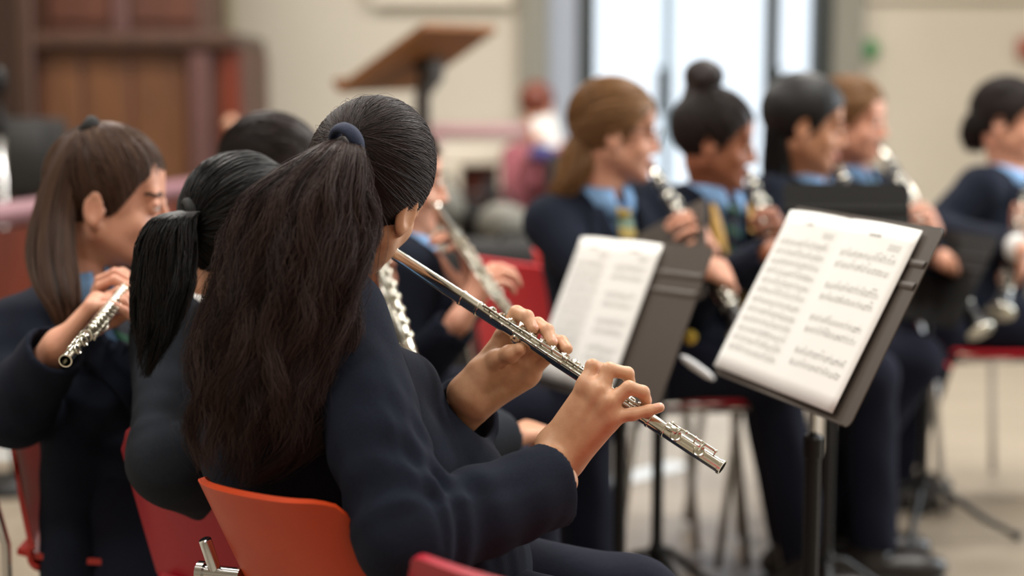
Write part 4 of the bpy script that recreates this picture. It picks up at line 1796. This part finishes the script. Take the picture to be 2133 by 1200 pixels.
# bags and cases behind the empty red chairs
def case(label, c, size, m, yaw=0.2, cat='instrument case', hand=True):
    o = thing('instrument_case' if cat == 'instrument case' else 'equipment_box', label, cat, (c[0], c[1], c[2] - size[2] / 2))
    ax = [V(math.cos(yaw), math.sin(yaw), 0), V(-math.sin(yaw), math.cos(yaw), 0), V(0, 0, 1)]
    MB().box(c, size, ax, bev=.03).build('shell', m, o)
    if hand:
        MB().tube([c + ax[0] * -.06 + V(0, 0, size[2] / 2 - .005), c + ax[0] * -.05 + V(0, 0, size[2] / 2 + .03), c + ax[0] * .05 + V(0, 0, size[2] / 2 + .03), c + ax[0] * .06 + V(0, 0, size[2] / 2 - .005)], .009, 8).build('handle', BLACKPAD, o)
    return o


def bag(label, c, r, m, seed=0):
    g = np.random.default_rng(seed)
    d = SDF(.05)
    d.ell(c, r)
    for _ in range(5):
        o = g.uniform(-.5, .5, 3) * r
        d.ell(c + o, np.array(r) * g.uniform(.45, .7))
    d.cut(c - V(0, 0, r[2] * .95), V(0, 0, -1))
    v, f = d.build(.014)
    o = thing('bag', label, 'bag', (c[0], c[1], c[2] - r[2]))
    mesh('bag_body', v, f, m, o)
    top = v[v[:, 2].argmax()]
    MB().tube([top + V(-.06, 0, -.03), top + V(-.03, 0, .04), top + V(.03, 0, .04), top + V(.06, 0, -.03)], .010, 8).build('strap', BLACKM, o)
    return o


case('wide black equipment box carrying two grey bags, behind the empty red chair', V(-.05, 6.1, .27), (.95, .42, .54), BLACKM, .02, 'equipment box', False)
bag('grey bag on the left of the black equipment box, by the dark hair', at(925, 436, 6.05), (.085, .09, .085), GREYF, 1)
bag('grey bag on the black equipment box, left of the long brown ponytail', at(1050, 468, 6.0), (.105, .10, .085), GREYF, 2)
case('black instrument case standing on the equipment box between the two grey bags', at(985, 462, 6.1), (.10, .16, .17), BLACKM, .3)
case('black instrument case standing on the floor behind the brown ponytail', V(.28, 6.4, .48), (.22, .30, .96), BLACKM, .2)
case('black instrument case on the floor below the empty red chair', V(.02, 5.0, .36), (.5, .3, .72), BLACKM, .1)

# ------------------------------------------------------------------ music stands and sheets
ca = V(.502, 2.482, .848)
R, U, N = music_stand('dark taupe music stand at the right carrying two crisp white pages', ca, -1.279, .477, TRAY, (.500, 2.50), w=.48, h=.33, clutch=.632, light_legs=True, legyaw=.5)
sheet('two white pages of printed music on the right hand taupe stand', ca - R * .020 + U * .0 + N * .003, R, U, N, .432, .308, seed=4)
cb = V(.218, 3.071, .741)
R, U, N = music_stand('dark taupe music stand in the middle, its blurred white pages beside the flute', cb, -1.125, .412, TRAY, (.222, 3.09), w=.48, h=.34, clutch=.55, legyaw=.2, roll=.041)
sheet('two blurred white pages on the middle stand, behind the flute', cb - R * .095 + U * .004 + N * .003, R, U, N, .335, .320, seed=9)
cc = at(1378, 560, 3.35)
music_stand('black music stand mostly hidden behind the middle stand, its corner showing', cc, -1.0, .50, TRAY, ((1377 - CX) / FPX * 3.4, 3.40), w=.26, h=.26, clutch=.55, legyaw=.9, roll=.55)
cs = at(1764, 498, 3.3)
music_stand('black music stand behind the right hand taupe stand, its top edge showing', cs, -.12, .45, TRAYB, (cs[0] - .02, 3.34), w=.27, h=.26, clutch=.6, legyaw=.4)
ce = at(1945, 575, 4.0)
music_stand('black music stand at the far right with its tripod feet on the floor', ce, -1.2, .5, TRAYB, ((1942 - CX) / FPX * 4.0, 4.0), w=.36, h=.26, clutch=.5, legyaw=.12)
q = at(1452, 766, 2.9)
pn = nz(V(.05, 0, -.035))
MB().lathe(q - pn * .04, pn, [(0, .002), (.01, .007), (.03, .0085), (.065, .0075), (.08, .003)], 14).single('pen', mat('white plastic', rgb(226, 228, 232), .5), 'white pen lying at the lower left corner of the right hand stand', 'pen')

# ------------------------------------------------------------------ chairs
chair('orange plastic chair under the long haired flautist in the foreground', (-.145, 2.08), 36, ORANGE, top=.714, bracket=True, w=.295, topw=.80, wrap=.035, lean=.13, drop=.022)
chair('crimson plastic chair with its seat hidden, left of the orange chair', (-.30, 2.41), 22, CRIMSON, top=.715, w=.42, low=.415, upright='none', topw=.97)
chair('deep red chair seen edge on at the far left, under the brown haired girl', (-.64, 2.66), 86, BRICKRED, top=.635, w=.42, lean=.035, low=.42, upright='straight')
chair('red chair at the bottom edge in front, only the top of its back showing', (.183, 1.63), 40, CRIMSON, top=.733, w=.42)
chair('empty red chair behind the flute, nearest the crossed hands', (.19, 3.93), 50, RED, top=.79)
chair('red chair of the girl with glasses, its back edge right of the empty one', ((1140 - CX) / FPX * 3.95 + .26, 3.62 + .3), 78, RED, top=.80)
chair('red chair under the girl with the hair bun, its seat glimpsed below the stands', ((1440 - CX) / FPX * 3.75, 3.80), 84, RED, top=.79)
chair('red chair under the girl with loose black hair, behind the right hand stand', ((1650 - CX) / FPX * 3.95, 3.98), 86, RED, top=.79)
chair('red chair under the fair girl behind the right hand stand', ((1800 - CX) / FPX * 4.4, 4.45), 86, RED, top=.79)
chair('red chair under the girl cut off by the right edge', ((2020 - CX) / FPX * 4.5, 4.5), 84, RED, top=.79)


# ------------------------------------------------------------------ hair styles
def tail_sections(rows, depth, back=None):
    """rows: (v, left u, right u, Y): screen rows give centre and half width, depth the half thickness"""
    C, A, B = [], [], []
    for i, (v, a, b, Y) in enumerate(rows):
        p, q = at(a, v, Y), at(b, v, Y)
        C.append((p + q) / 2)
        A.append((q - p) / 2)
        B.append(V(0, 1, 0) * depth[i])
    return C, A, B


# ------------------------------------------------------------------ 1. the flautist in the foreground
L1, E1 = at(800, 515, 2.165), at(1505, 974, 1.93)
fl1 = flute('silver flute in sharp focus held by the long haired girl in the foreground', L1, E1)


def fy(u):
    """depth of the flute axis at picture column u"""
    lo, hi = 0.0, 1.0
    for _ in range(40):
        m_ = (lo + hi) / 2
        p = L1 + (E1 - L1) * m_
        uu = CX + FPX * p[0] / (np.dot(p - CAM, FW))
        if uu < u:
            lo = m_
        else:
            hi = m_
    return float((L1 + (E1 - L1) * lo)[1])


def fp(u, v, off=0.0, ref=None):
    return at(u, v, fy(ref or u) + off)


def chain(d, pts, rs, k=.0035):
    for i in range(len(pts) - 1):
        d.cap(pts[i], pts[i + 1], rs[i], rs[i + 1], k)


def nail(d, tip, prev, r, up):
    ax = nz(tip - prev)
    n = nz(up - ax * np.dot(up, ax))
    if not hasattr(d, 'nails'):
        d.nails = []
    d.nails.append((tip - ax * .001 + n * r * .6, n, r * .68, r * .95, ax))


def right_hand(d, wv):
    # wrist and back of the hand
    W1, W2 = fp(1150, 925, -.030, 1190), fp(1180, 962, -.030, 1190)
    M = [fp(1224, 800, -.030), fp(1250, 814, -.035), fp(1270, 838, -.037), fp(1277, 868, -.036)]
    d.k = .012
    F0 = wv + (at(850, 1115, 1.80) - wv) * .3
    d.cap(F0, (W1 + W2) / 2, .026, .025, .016)
    d.cap(W1, W2, .0195, .0195, .012)
    wb = [W1, W1 * .6 + W2 * .4, W1 * .3 + W2 * .7, W2]
    for i in range(4):
        d.cap(wb[i], M[i], .0185, (.0112, .0115, .0112, .0106)[i], .014)
    for i in range(3):
        d.cap(M[i] * .94 + wb[i] * .06, M[i + 1] * .94 + wb[i + 1] * .06, .0102, .0098, .010)
    # hypothenar edge
    d.cap(W2 + V(0, 0, -.002), fp(1262, 885, -.032), .0175, .0115, .014)
    # fingers
    I = [M[0], fp(1234, 763, -.020), fp(1256, 770, .006), fp(1266, 792, .014)]
    Md = [M[1], fp(1268, 770, -.022), fp(1307, 778, -.004), fp(1312, 797, .004)]
    Rg = [M[2], fp(1310, 808, -.026), fp(1339, 817, -.010), fp(1346, 835, -.001)]
    Pk = [M[3], fp(1318, 863, -.028), fp(1350, 856, -.016), fp(1374, 849, -.008)]
    chain(d, I, [.0106, .0094, .0084, .0074])
    chain(d, Md, [.0108, .0096, .0086, .0076])
    chain(d, Rg, [.0104, .0093, .0086, .0077])
    chain(d, Pk, [.0098, .0083, .0076, .0066])
    # knuckle and joint fullness
    for p, r in ((M[0], .0108), (M[1], .0113), (M[2], .0109), (M[3], .0102)):
        d.ell(p, r, k=.012)
    # thumb under the tube
    chain(d, [fp(1192, 880, -.018), fp(1218, 862, .000), fp(1240, 842, .012), fp(1262, 832, .016)], [.0150, .0120, .0100, .0085], .008)
    nail(d, Pk[3], Pk[2], .0070, V(-.1, -.5, .85))
    nail(d, Rg[3], Rg[2], .0080, V(.7, -.3, .4))
    # tendon lines and joint creases
    for a_, b_ in ((M[1], wb[1]), (M[2], wb[2])):
        d.cap(a_ + V(0, -.009, .004), a_ * .45 + b_ * .55 + V(0, -.010, .004), .0036, .0026, .008)
    for ch in (Md, Rg, Pk):
        p = ch[1]
        ax = nz(ch[2] - ch[0])
        sdv = nz(np.cross(ax, V(0, -1, .3)))
        for o in (-.0022, .0022):
            c = p + ax * o + nz(V(-.15, -.8, .6)) * .0112
            d.sub_cap(c - sdv * .004, c + sdv * .004, .0007, k=.0012)


def left_hand(d, wv):
    W = fp(978, 838, .012, 1040)
    d.k = .012
    el = at(800, 975, 2.28)
    d.cap(wv + (el - wv) * .25, W, .027, .024, .016)
    W1, W2 = fp(966, 818, .004, 1040), fp(1000, 838, .018, 1050)
    d.cap(W1, W2, .0185, .0185, .012)
    M = [fp(1050, 700, .022), fp(1078, 722, .030), fp(1098, 748, .034), fp(1108, 776, .034)]
    wb = [W1, W1 * .65 + W2 * .35, W1 * .3 + W2 * .7, W2]
    for i in range(4):
        d.cap(wb[i], M[i], .0175, .0120, .014)
    for i in range(3):
        d.cap(M[i], M[i + 1], .0115, .011, .010)
    # heel of the hand
    d.cap(W2, fp(1096, 790, .026), .0165, .0125, .014)
    I = [M[0], fp(1076, 652, .026), fp(1098, 660, .014), fp(1110, 684, .006)]
    Md = [M[1], fp(1120, 676, .034), fp(1140, 688, .020), fp(1150, 713, .008)]
    Rg = [M[2], fp(1148, 708, .040), fp(1170, 712, .028), fp(1182, 727, .014)]
    Pk = [M[3], fp(1142, 744, .040), fp(1164, 738, .034), fp(1176, 744, .024)]
    chain(d, I, [.0110, .0102, .0092, .0080])
    chain(d, Md, [.0108, .0100, .0090, .0078])
    chain(d, Rg, [.0104, .0094, .0084, .0074])
    chain(d, Pk, [.0096, .0082, .0074, .0066])
    # thumb along the underside
    T0, T1, T2, T3 = fp(1000, 778, .002, 1030), fp(1036, 748, -.008), fp(1062, 738, -.012), fp(1082, 728, -.012)
    d.cap(W1, T0, .0185, .0175, .014)
    chain(d, [T0, T1, T2, T3], [.0175, .0132, .0112, .0094], .007)
    d.ell(T2, .0118, k=.005)
    d.cap(T0 + V(.004, 0, -.006), fp(1060, 772, .010), .0155, .0120, .012)
    nail(d, Md[3], Md[2], .0076, V(.5, -.3, .6))
    nail(d, I[3], I[2], .0080, V(.6, -.3, .5))
    for a_, b_ in (((1008, 777), (1046, 766)), ((1046, 766), (1062, 756))):
        d.sub_cap(fp(*a_, -.014), fp(*b_, -.012), .0010, k=.003)


H1 = Head(at(770, 396, 2.09), 22, 15, 18, .98)
BIGR, BIGC = V(.081, .103, .096), V(0, -.019, .031)
TIE1 = H1.local(at(722, 296, 1.985))


def main_hair(root, H, out):
    v, f = hair_cap(H, .0035, R=BIGR, C=BIGC, groove=.0008, slope=1.0, off=-.040)
    t0 = 0.05
    v2, f2, t2 = scalp(H, 4200, TIE1, BIGR, BIGC, rad=.00042, lift=.0012, tone=(0, .6), slope=1.0, off=-.038)
    rows = [(284, 704, 742, 1.990), (318, 640, 760, 1.950), (395, 528, 772, 1.925), (470, 478, 782, 1.915), (560, 452, 766, 1.905), (640, 428, 748, 1.900),
            (720, 404, 730, 1.895), (800, 392, 716, 1.890), (870, 388, 698, 1.890), (940, 402, 655, 1.892), (1005, 430, 560, 1.90)]
    dep = [.018, .040, .052, .056, .056, .052, .048, .045, .040, .034, .022]
    C, A, B = tail_sections(rows, dep)
    v3, f3, t3 = pony(C, A, B, 9500, M=46, rad=.00042, wave=.0115, freq=3.0, locks=120, tmin=.56, clump=.42, tone=(0, 1), under=.84, frizz=.0060)
    # flyaway hairs
    v4, f4, t4 = pony(C, np.array(A) * 1.06, np.array(B) * 1.06, 420, M=46, rad=.00032, frizz=.008, wave=.013, freq=2.4, locks=120, tmin=.6, clump=.1, tone=(.3, 1), under=0)
    v5, f5, t5 = scalp(H, 70, TIE1, BIGR * 1.012, BIGC, rad=.00026, lift=.006, tone=(.2, .7))
    stack_hair(root, 'hair', HAIR_BLACK, [(v, f, t0), (v2, f2, t2), (v3, f3, t3), (v4, f4, t4), (v5, f5, t5)])
    tc = at(722, 296, 1.966)
    m = MB()
    m.torus(tc, nz(at(640, 345, 1.925) - at(722, 296, 1.975)), .0200, .0062, sy=1.7)
    m.build('hair_tie', NAVYTIE, root, label='navy elastic hair tie')


def main_front(b, P, A):
    # open front edge of the blazer hanging forward on the right of the arm
    b.cap(at(860, 850, 2.10), at(985, 985, 2.06), .020, .032, .04)
    b.cap(at(840, 920, 2.08), at(930, 1030, 2.06), .055, .075, .05)
    b.ell(at(590, 900, 2.06), (.115, .095, .16), k=.05)


def main_lap(t, pel, Rp, Fp):
    pass


p1 = person('person with long wavy black ponytail and navy blazer playing the sharp flute in the foreground',
            V(-.115, 2.02, .52), V(-.312, 2.06, .845), H1, SKIN_TAN, 42, 82, wl=at(985, 852, 2.115), wr=at(1168, 1003, 1.935), handL=left_hand, handR=right_hand,
            elL=at(800, 985, 2.28), elR=at(852, 1118, 1.80), knees=[V(.175, 2.12, .47), V(.16, 1.95, .47)], ankles=[V(.27, 2.14, .09), V(.25, 1.96, .09)],
            vox=(.0042, .0026, .0015), hair=main_hair, sleeve=(.066, .062, .054), vneck=.20, blazer_extra=main_front, tie=None, shw=.126, fold_amp=.0068)

# ------------------------------------------------------------------ generic flute hands
def right_flute_hand(fl, t, F, wrist_back=.085):
    G = fl['Q'](t, 0, .012)
    f = nz(F - fl['a'] * np.dot(F, fl['a']) + V(0, 0, .05))
    W = G - f * wrist_back + V(0, 0, .022)
    return W, dict(f=f, s=-fl['a'], curls=[(18, 42, 30), (20, 44, 30), (20, 44, 30), (12, 30, 20)], thumb=(.7, .35, .6))


def left_flute_hand(fl, t, F):
    G = fl['Q'](t, 0, .010)
    f = nz(V(0, 0, 1.0) - F * .2 - fl['a'] * 0)
    f = nz(f - fl['a'] * np.dot(f, fl['a']))
    W = G - f * .085 + F * .030
    return W, dict(f=f, s=-fl['a'], curls=[(35, 60, 40)] * 4, thumb=(.8, .3, .5))


# ------------------------------------------------------------------ 2. brown haired girl at the left
H2 = Head(at(232, 416, 2.6), 86, 8, 0, 1.02)
L2, E2 = at(318, 528, 2.62), at(136, 752, 2.10)
fl2 = flute('silver flute pointing at the camera, held by the brown haired girl at the left', L2, E2, detail=True, rads=.92, keyroll=40)
R2, F2 = yawb(86)
wr2 = at(122, 716, 2.34)
hr2 = dict(f=V(.62, .22, .74), s=V(-.1, .95, .1), curls=[(48, 42, 30), (50, 44, 30), (50, 44, 30), (44, 34, 20)], thumb=(.8, .2, .6))
wl2 = fl2['Q'](.24, 0, 0) + V(.065, .03, -.075)
hl2 = dict(f=V(-.45, -.1, .8), s=-fl2['a'], curls=[(30, 55, 40)] * 4, thumb=(.8, .3, .5))


def hair2(root, H, out):
    R_, C_ = V(.078, .100, .093), V(0, -.012, .031)
    v, f = hair_cap(H, .005, R=R_, C=C_, groove=.0008, slope=1.2, off=-.045, earclear=True)
    tie = V(0, -.050, .115)
    v2, f2, t2 = scalp(H, 1000, tie, R_, C_, rad=.0007, lift=.003, tone=(.1, .75), slope=1.2, off=-.043)
    rows = [(262, 160, 200, 2.59), (290, 130, 196, 2.58), (350, 100, 172, 2.56), (440, 70, 160, 2.53), (520, 56, 160, 2.49), (590, 68, 166, 2.45), (640, 96, 166, 2.43), (692, 122, 156, 2.42)]
    dep = [.018, .030, .038, .042, .042, .038, .030, .012]
    C, A, B = tail_sections(rows, dep)
    v3, f3, t3 = pony(C, A, B, 1600, M=26, rad=.0009, wave=.002, freq=1.5, locks=30, tmin=.8, clump=.3, tone=(0, .9))
    stack_hair(root, 'hair', HAIR_BROWN, [(v, f, .12), (v2, f2, t2), (v3, f3, t3)])
    MB().torus(at(183, 268, 2.585), nz(V(-.75, -.1, .6)), .016, .008, sy=1.5).build('hair_tie', BLACKEL, root, label='black hair tie')


def g2_extra(b, P, A):
    b.cap(at(146, 880, 2.50), at(150, 1190, 2.48), .048, .052, .04)


def skirt2(t, pel, Rp, Fp):
    t.cap(pel + V(-.02, -.06, -.04), pel + V(.06, -.08, -.30), .13, .16)


p2 = person('person with straight brown ponytail and green striped tie playing a flute, leftmost in the picture',
            V(-.625, 2.64, .53), V(-.725, 2.62, .826), H2, SKIN_PINK, 138, 96, wl=wl2, wr=wr2, handL=hl2, handR=hr2, tie=TIE,
            elR=at(30, 850, 2.42), vneck=.36, blazer_extra=g2_extra, lap=skirt2, vox=(.0055, .003, .0022), hair=hair2, sleeve=(.068, .060, .046), shw=.140, brow=BROW)

# ------------------------------------------------------------------ 3. black haired girl between them
H3 = Head(at(512, 500, 2.3), 22, 10, 0, 1.03)


def hair3(root, H, out):
    v, f = hair_cap(H, .006, scale=1.03, groove=.0008)
    v2, f2, t2 = scalp(H, 900, V(-.03, -.115, .0), CAPR * 1.03, CAPC, rad=.0008, lift=.003, tone=(0, .6))
    rows = [(440, 368, 425, 2.20), (456, 318, 412, 2.19), (505, 288, 406, 2.18), (580, 272, 404, 2.17), (640, 270, 388, 2.165), (710, 278, 356, 2.16), (785, 292, 308, 2.16)]
    C, A, B = tail_sections(rows, [.02, .035, .04, .04, .036, .028, .01])
    v3, f3, t3 = pony(C, A, B, 2200, M=26, rad=.0006, wave=.005, freq=1.6, locks=40, tmin=.7, clump=.3, tone=(0, .6), frizz=.002)
    stack_hair(root, 'hair', HAIR_JET, [(v, f, 0.0), (v2, f2, t2), (v3, f3, t3)])
    MB().torus(at(396, 448, 2.215), nz(V(-.8, -.3, -.1)), .02, .006, sy=1.5).build('hair_tie', BLACKEL, root)


def g3_extra(b, P, A):
    b.cap(at(352, 962, 2.20), at(440, 1012, 2.26), .050, .058, .04)


p3 = person('person with jet black ponytail and dark blazer, between the brown haired girl and foreground flautist',
            V(-.30, 2.40, .53), V(-.415, 2.33, .845), H3, SKIN_OLIVE, 26, 40, elL=at(366, 955, 2.20), blazer_extra=g3_extra, vox=(.007, .005, .004), hair=hair3, shirt=SHIRTW,
            sleeve=(.066, .060, .048), shw=.135, blazer_mat=mat('charcoal blazer cloth', rgb(30, 34, 42), 0.9, col2=rgb(36, 40, 47), nscale=260, bump=.35, bscale=900, spec=.16),
            knees=[V(.0, 2.72, .5), V(.02, 2.62, .5)])

# ------------------------------------------------------------------ 4. dark haired head further back
H4 = Head(at(578, 372, 2.95), 96, 8, 0, 1.0)
L4, E4 = at(745, 392, 2.83), at(884, 826, 2.47)
fl4 = flute('bright flute rising steeply behind the shoulder of the foreground flautist', L4, E4, detail=False, rads=1.15)
wr4, hr4 = right_flute_hand(fl4, .52, V(.3, 1, 0.1))
wr4 = wr4 + V(0, -.0, -.075)
wl4, hl4 = left_flute_hand(fl4, .2, V(.3, 1, 0))


def hair_plain(mt, tiepos, rows, dep, n=500, tone=(0, .7), scale=1.02, vox=.007, extra=None, wave=.003, rad=.0012, tie=None, slope=1.2, off=-.045):
    def fn(root, H, out):
        v, f = hair_cap(H, vox, scale=scale, groove=.0008, slope=slope, off=off, earclear=True, facey=.073, extra=(lambda d: extra(d, H)) if extra else None)
        parts = [(v, f, tone[0] * .6 + tone[1] * .25)]
        if tiepos is not None:
            v2, f2, t2 = scalp(H, 500, tiepos, CAPR * scale, CAPC, rad=.0010, lift=.003, tone=tone, slope=slope, off=off + .002)
            parts.append((v2, f2, t2))
        if rows:
            C, A, B = tail_sections(rows, dep)
            parts.append(pony(C, A, B, n, M=20, rad=rad, wave=wave, freq=1.6, locks=22, tmin=.8, clump=.3, tone=tone))
        stack_hair(root, 'hair', mt, parts)
        if tie is not None:
            MB().torus(tie[0], nz(tie[1]), .02, .008, sy=1.4).build('hair_tie', BLACKEL, root)
    return fn


p4 = person('person with dark hair, mostly hidden, between the jet black head and the organ',
            V(-.50, 2.98, .53), V(-.50, 2.98, .865), H4, SKIN_BROWN, 75, 82, wl=wl4, wr=wr4, handL=hl4, handR=hr4, vox=(.009, .006, .005),
            hair=hair_plain(HAIR_DARK, V(0, -.11, .02), None, None), tie=TIE, folds=False)

# ------------------------------------------------------------------ 5. flautist hidden behind the foreground head
H5 = Head(at(832, 372, 3.2), 82, 6, 0, 1.0)
L5, E5 = at(906, 432, 3.14), at(1088, 692, 2.68)
fl5 = flute('blurred flute whose player is hidden behind the head of the foreground flautist', L5, E5, detail=False, rads=1.15)
wr5 = at(958, 668, 2.92)
hr5 = dict(f=V(.5, .1, .85), s=-fl5['a'], curls=[(30, 50, 34)] * 4, thumb=(.8, .2, .6))
wl5 = at(985, 622, 3.05)
hl5 = dict(f=V(-.1, .1, .95), s=-fl5['a'], curls=[(30, 50, 34)] * 4, thumb=(.8, .2, .6))
p5 = person('person playing a flute, all but hands hidden behind the head of the foreground flautist',
            V(-.27, 3.22, .53), V(-.255, 3.2, .845), H5, SKIN_PINK, 68, 80, wl=wl5, wr=wr5, handL=hl5, handR=hr5, vox=(.009, .006, .0045), tie=TIE,
            hair=hair_plain(HAIR_BROWN, V(0, -.11, .02), None, None, tone=(.1, .7)), folds=False)


# ------------------------------------------------------------------ clarinets at the right
def clarinet_player(label, clabel, H, pelv, S, skin, tyaw, M, E, hair, group=None, tl=.30, tr=.47, **kw):
    cl = clarinet(clabel, M, E)
    Rt, Ft = yawb(min(tyaw, 104))
    a = cl['a']
    gl_, gr_ = cl['M'] + a * tl * .66 / .66 * cl['k'], cl['M'] + a * tr * cl['k']
    fL = nz(Rt * .9 + Ft * .25 - a * np.dot(Rt * .9 + Ft * .25, a))
    fR = nz(-Rt * .9 + Ft * .25 - a * np.dot(-Rt * .9 + Ft * .25, a))
    outw = nz(Ft - a * np.dot(Ft, a))
    wL = gl_ - fL * .088 + outw * .030
    wR = gr_ - fR * .088 + outw * .030
    cur = [(22, 48, 34), (24, 50, 34), (24, 50, 34), (18, 44, 30)]
    return person(label, pelv, S, H, skin, tyaw, kw.pop('pyaw', 94), wl=wL, wr=wR, handL=dict(f=fL, s=-a, curls=cur, thumb=(.6, .3, .7)), handR=dict(f=fR, s=-a, curls=cur, thumb=(.6, .3, .7)),
                  vox=(.009, .0055, .0045), hair=hair, folds=False, **kw)


# a: glasses and brown ponytail
HA = Head(at(1284, 274, 3.55), 88, 6, 0, 1.0)
rowsA = [(262, 1205, 1248, 3.55), (290, 1184, 1246, 3.55), (340, 1164, 1240, 3.54), (385, 1146, 1222, 3.53), (425, 1138, 1190, 3.52)]


def hairA(root, H, out):
    hair_plain(HAIR_LIGHT, V(0, -.115, .0), rowsA, [.02, .04, .05, .045, .02], n=700, tone=(0, 1), wave=.005)(root, H, out)
    gm = MB()
    for q in (-1, 1):
        gm.torus(H(q * .032, .101, -.002), H.A[1] + H.A[0] * q * .15, .0205, .0014, n=24, k=6)
        gm.tube([H(q * .053, .098, .004), H(q * .076, .06, .008), H(q * .079, -.005, .006)], .0013, 6)
    gm.tube([H(-.012, .103, .002), H(0, .106, .004), H(.012, .103, .002)], .0013, 6)
    g = gm.build('glasses', mat('grey spectacle metal', rgb(96, 84, 84), .4, .6), root, label='thin framed glasses')
    for q in (-1, 1):
        MB().lathe(H(q * .032, .101, -.002), H.A[1] + H.A[0] * q * .15, [(0, .0195), (.0012, .0195)], 20).build('lens', glass, g)


pa = clarinet_player('person with light brown ponytail, thin glasses and gold striped tie playing a clarinet', 'clarinet held by the girl with glasses, in front of her tie', HA,
                     V(.24, 3.60, .56), V(.208, 3.58, .915), SKIN_PINK, 150, at(1352, 338, 3.50), at(1548, 690, 3.18), hairA, tie=TIEG, trim=None, vneck=.24, knees=[V(.60, 3.70, .56), V(.60, 3.52, .56)], ankles=[V(.70, 3.72, .09), V(.70, 3.54, .09)])
q = at(1437, 703, 3.3)
MB().lathe(q, nz(CAM - q), [(-.01, .010), (0, .0155), (.004, .0150), (.006, .010), (.0065, .002)], 18).single('button', BRASS, 'round gold button at the lap of the girl with glasses, right of the middle stand', 'button')

# b: hair bun
HB = Head(at(1492, 292, 3.75), 98, 10, 0, 1.0)


def bunB(d, H):
    c = at(1466, 158, 3.76)
    d.ell(c, (.046, .046, .042), k=.02)
    for i in range(7):
        an = i * .9
        d.ell(c + V(.026 * math.cos(an), .03 * math.sin(an), .012 * math.sin(i * 2.1)), .024, k=.01)
    d.cap(H(0, -.07, .10), c, .030, .026, .02)


pb = clarinet_player('person with dark hair in a high bun and gold trimmed lapels playing a clarinet', 'clarinet held by the girl with the hair bun', HB,
                     V(.47, 3.80, .53), V(.488, 3.79, .905), SKIN_BROWN, 152, at(1556, 352, 3.66), at(1672, 660, 3.30),
                     hair_plain(HAIR_DARK, V(0, -.085, .09), None, None, extra=bunB, tone=(0, .5)), tie=TIE, trim=GOLD, vneck=.30, pyaw=92)

# c: loose black hair
HC = Head(at(1678, 258, 3.9), 94, 10, 0, 1.02)
rowsC = [(230, 1600, 1660, 3.9), (270, 1590, 1652, 3.9), (330, 1585, 1648, 3.89), (390, 1590, 1645, 3.88), (440, 1600, 1640, 3.87)]
pc = clarinet_player('person with loose jet black hair and light blue collar, right of the hair bun', 'clarinet held by the girl with loose jet black hair', HC,
                     V(.70, 3.96, .53), V(.735, 3.95, .925), SKIN_OLIVE, 132, at(1746, 338, 3.85), at(1830, 640, 3.52),
                     hair_plain(HAIR_JET, None, rowsC, [.04, .05, .05, .045, .02], n=600, tone=(0, .5), scale=1.05), tie=None, vneck=.2, knees=[V(1.04, 4.02, .52), V(1.03, 3.86, .52)], ankles=[V(.82, 4.04, .09), V(.78, 3.88, .09)], toe=(1, -.1, 0))

# d: fair girl behind c
HD = Head(at(1776, 250, 4.35), 120, 6, 0, 1.0)
pd_ = clarinet_player('person with fair skin and brown pulled back hair, half behind the loose black hair', 'long clarinet slanting down at the right of the fair girl', HD,
                      V(.92, 4.42, .53), V(.955, 4.42, .925), SKIN_PINK, 138, at(1828, 292, 4.25), at(2042, 690, 3.86),
                      hair_plain(HAIR_LIGHT, V(0, -.11, .02), None, None, tone=(0, .6)), tie=TIE, vneck=.2, knees=[V(1.24, 4.50, .52), V(1.23, 4.34, .52)], ankles=[V(1.14, 4.52, .09), V(1.10, 4.36, .09)], toe=(1, -.1, 0))

# e: right edge
HE = Head(at(2104, 250, 4.45), 120, 6, 0, 1.0)
rowsE = [(222, 2042, 2075, 4.50), (240, 2014, 2072, 4.50), (272, 1999, 2062, 4.50), (302, 2006, 2054, 4.50), (320, 2018, 2042, 4.50)]
pe = clarinet_player('person with black ponytail and light blue collar cut off by the right edge', 'clarinet of the girl cut off by the right edge', HE,
                     V(1.36, 4.48, .53), V(1.425, 4.47, .915), SKIN_PINK, 134, at(2160, 340, 4.3), at(2085, 650, 3.98),
                     hair_plain(HAIR_DARK, V(0, -.11, .03), rowsE, [.025, .04, .045, .035, .015], n=400), tie=None, vneck=.22, pyaw=100, elR=at(1945, 480, 4.33))
sh_, el_, wv_ = pe['arms'][1]
MB().lathe(wv_, nz(el_ - wv_), [(-.012, .030), (-.010, .034), (.03, .040), (.032, .036)], 18).build('shirt_cuff', SHIRTW, pe['root'], label='white shirt cuff')

# f: someone far behind
HF = Head(at(1120, 222, 7.6), 30, 10, 0, 1.0)
pf = person('person in a mauve top sitting far behind, left of the brown ponytail',
            V(.13, 7.65, .53), V(.13, 7.62, .90), HF, SKIN_PINK, 150, 150, vox=(.014, .009, .009), shirt=MAUVEC, blazer_mat=MAUVEC, vneck=0, folds=False,
            hair=hair_plain(hair_mat('auburn hair', rgb(92, 40, 24), rgb(130, 62, 38)), None, None, None), wl=at(1128, 310, 7.3), wr=at(1110, 318, 7.3))
chair('dark chair under the person in mauve far behind', (.13, 7.66), 150, mat('dark grey plastic', rgb(50, 50, 54), .5), top=.79)
q = at(1138, 275, 7.2)
MB().box(q, (.11, .004, .15), [nz(V(1, 0, .25)), V(0, 1, 0), nz(V(-.25, 0, 1))]).single('paper', PAPER, 'small white paper in front of the person in mauve far behind', 'paper', smooth=False)
MB().box(at(1128, 318, 7.22), (.12, .1, .07), bev=.02).single('folder', INDIGO, 'indigo cloth bundle below the white paper far behind', 'folder')
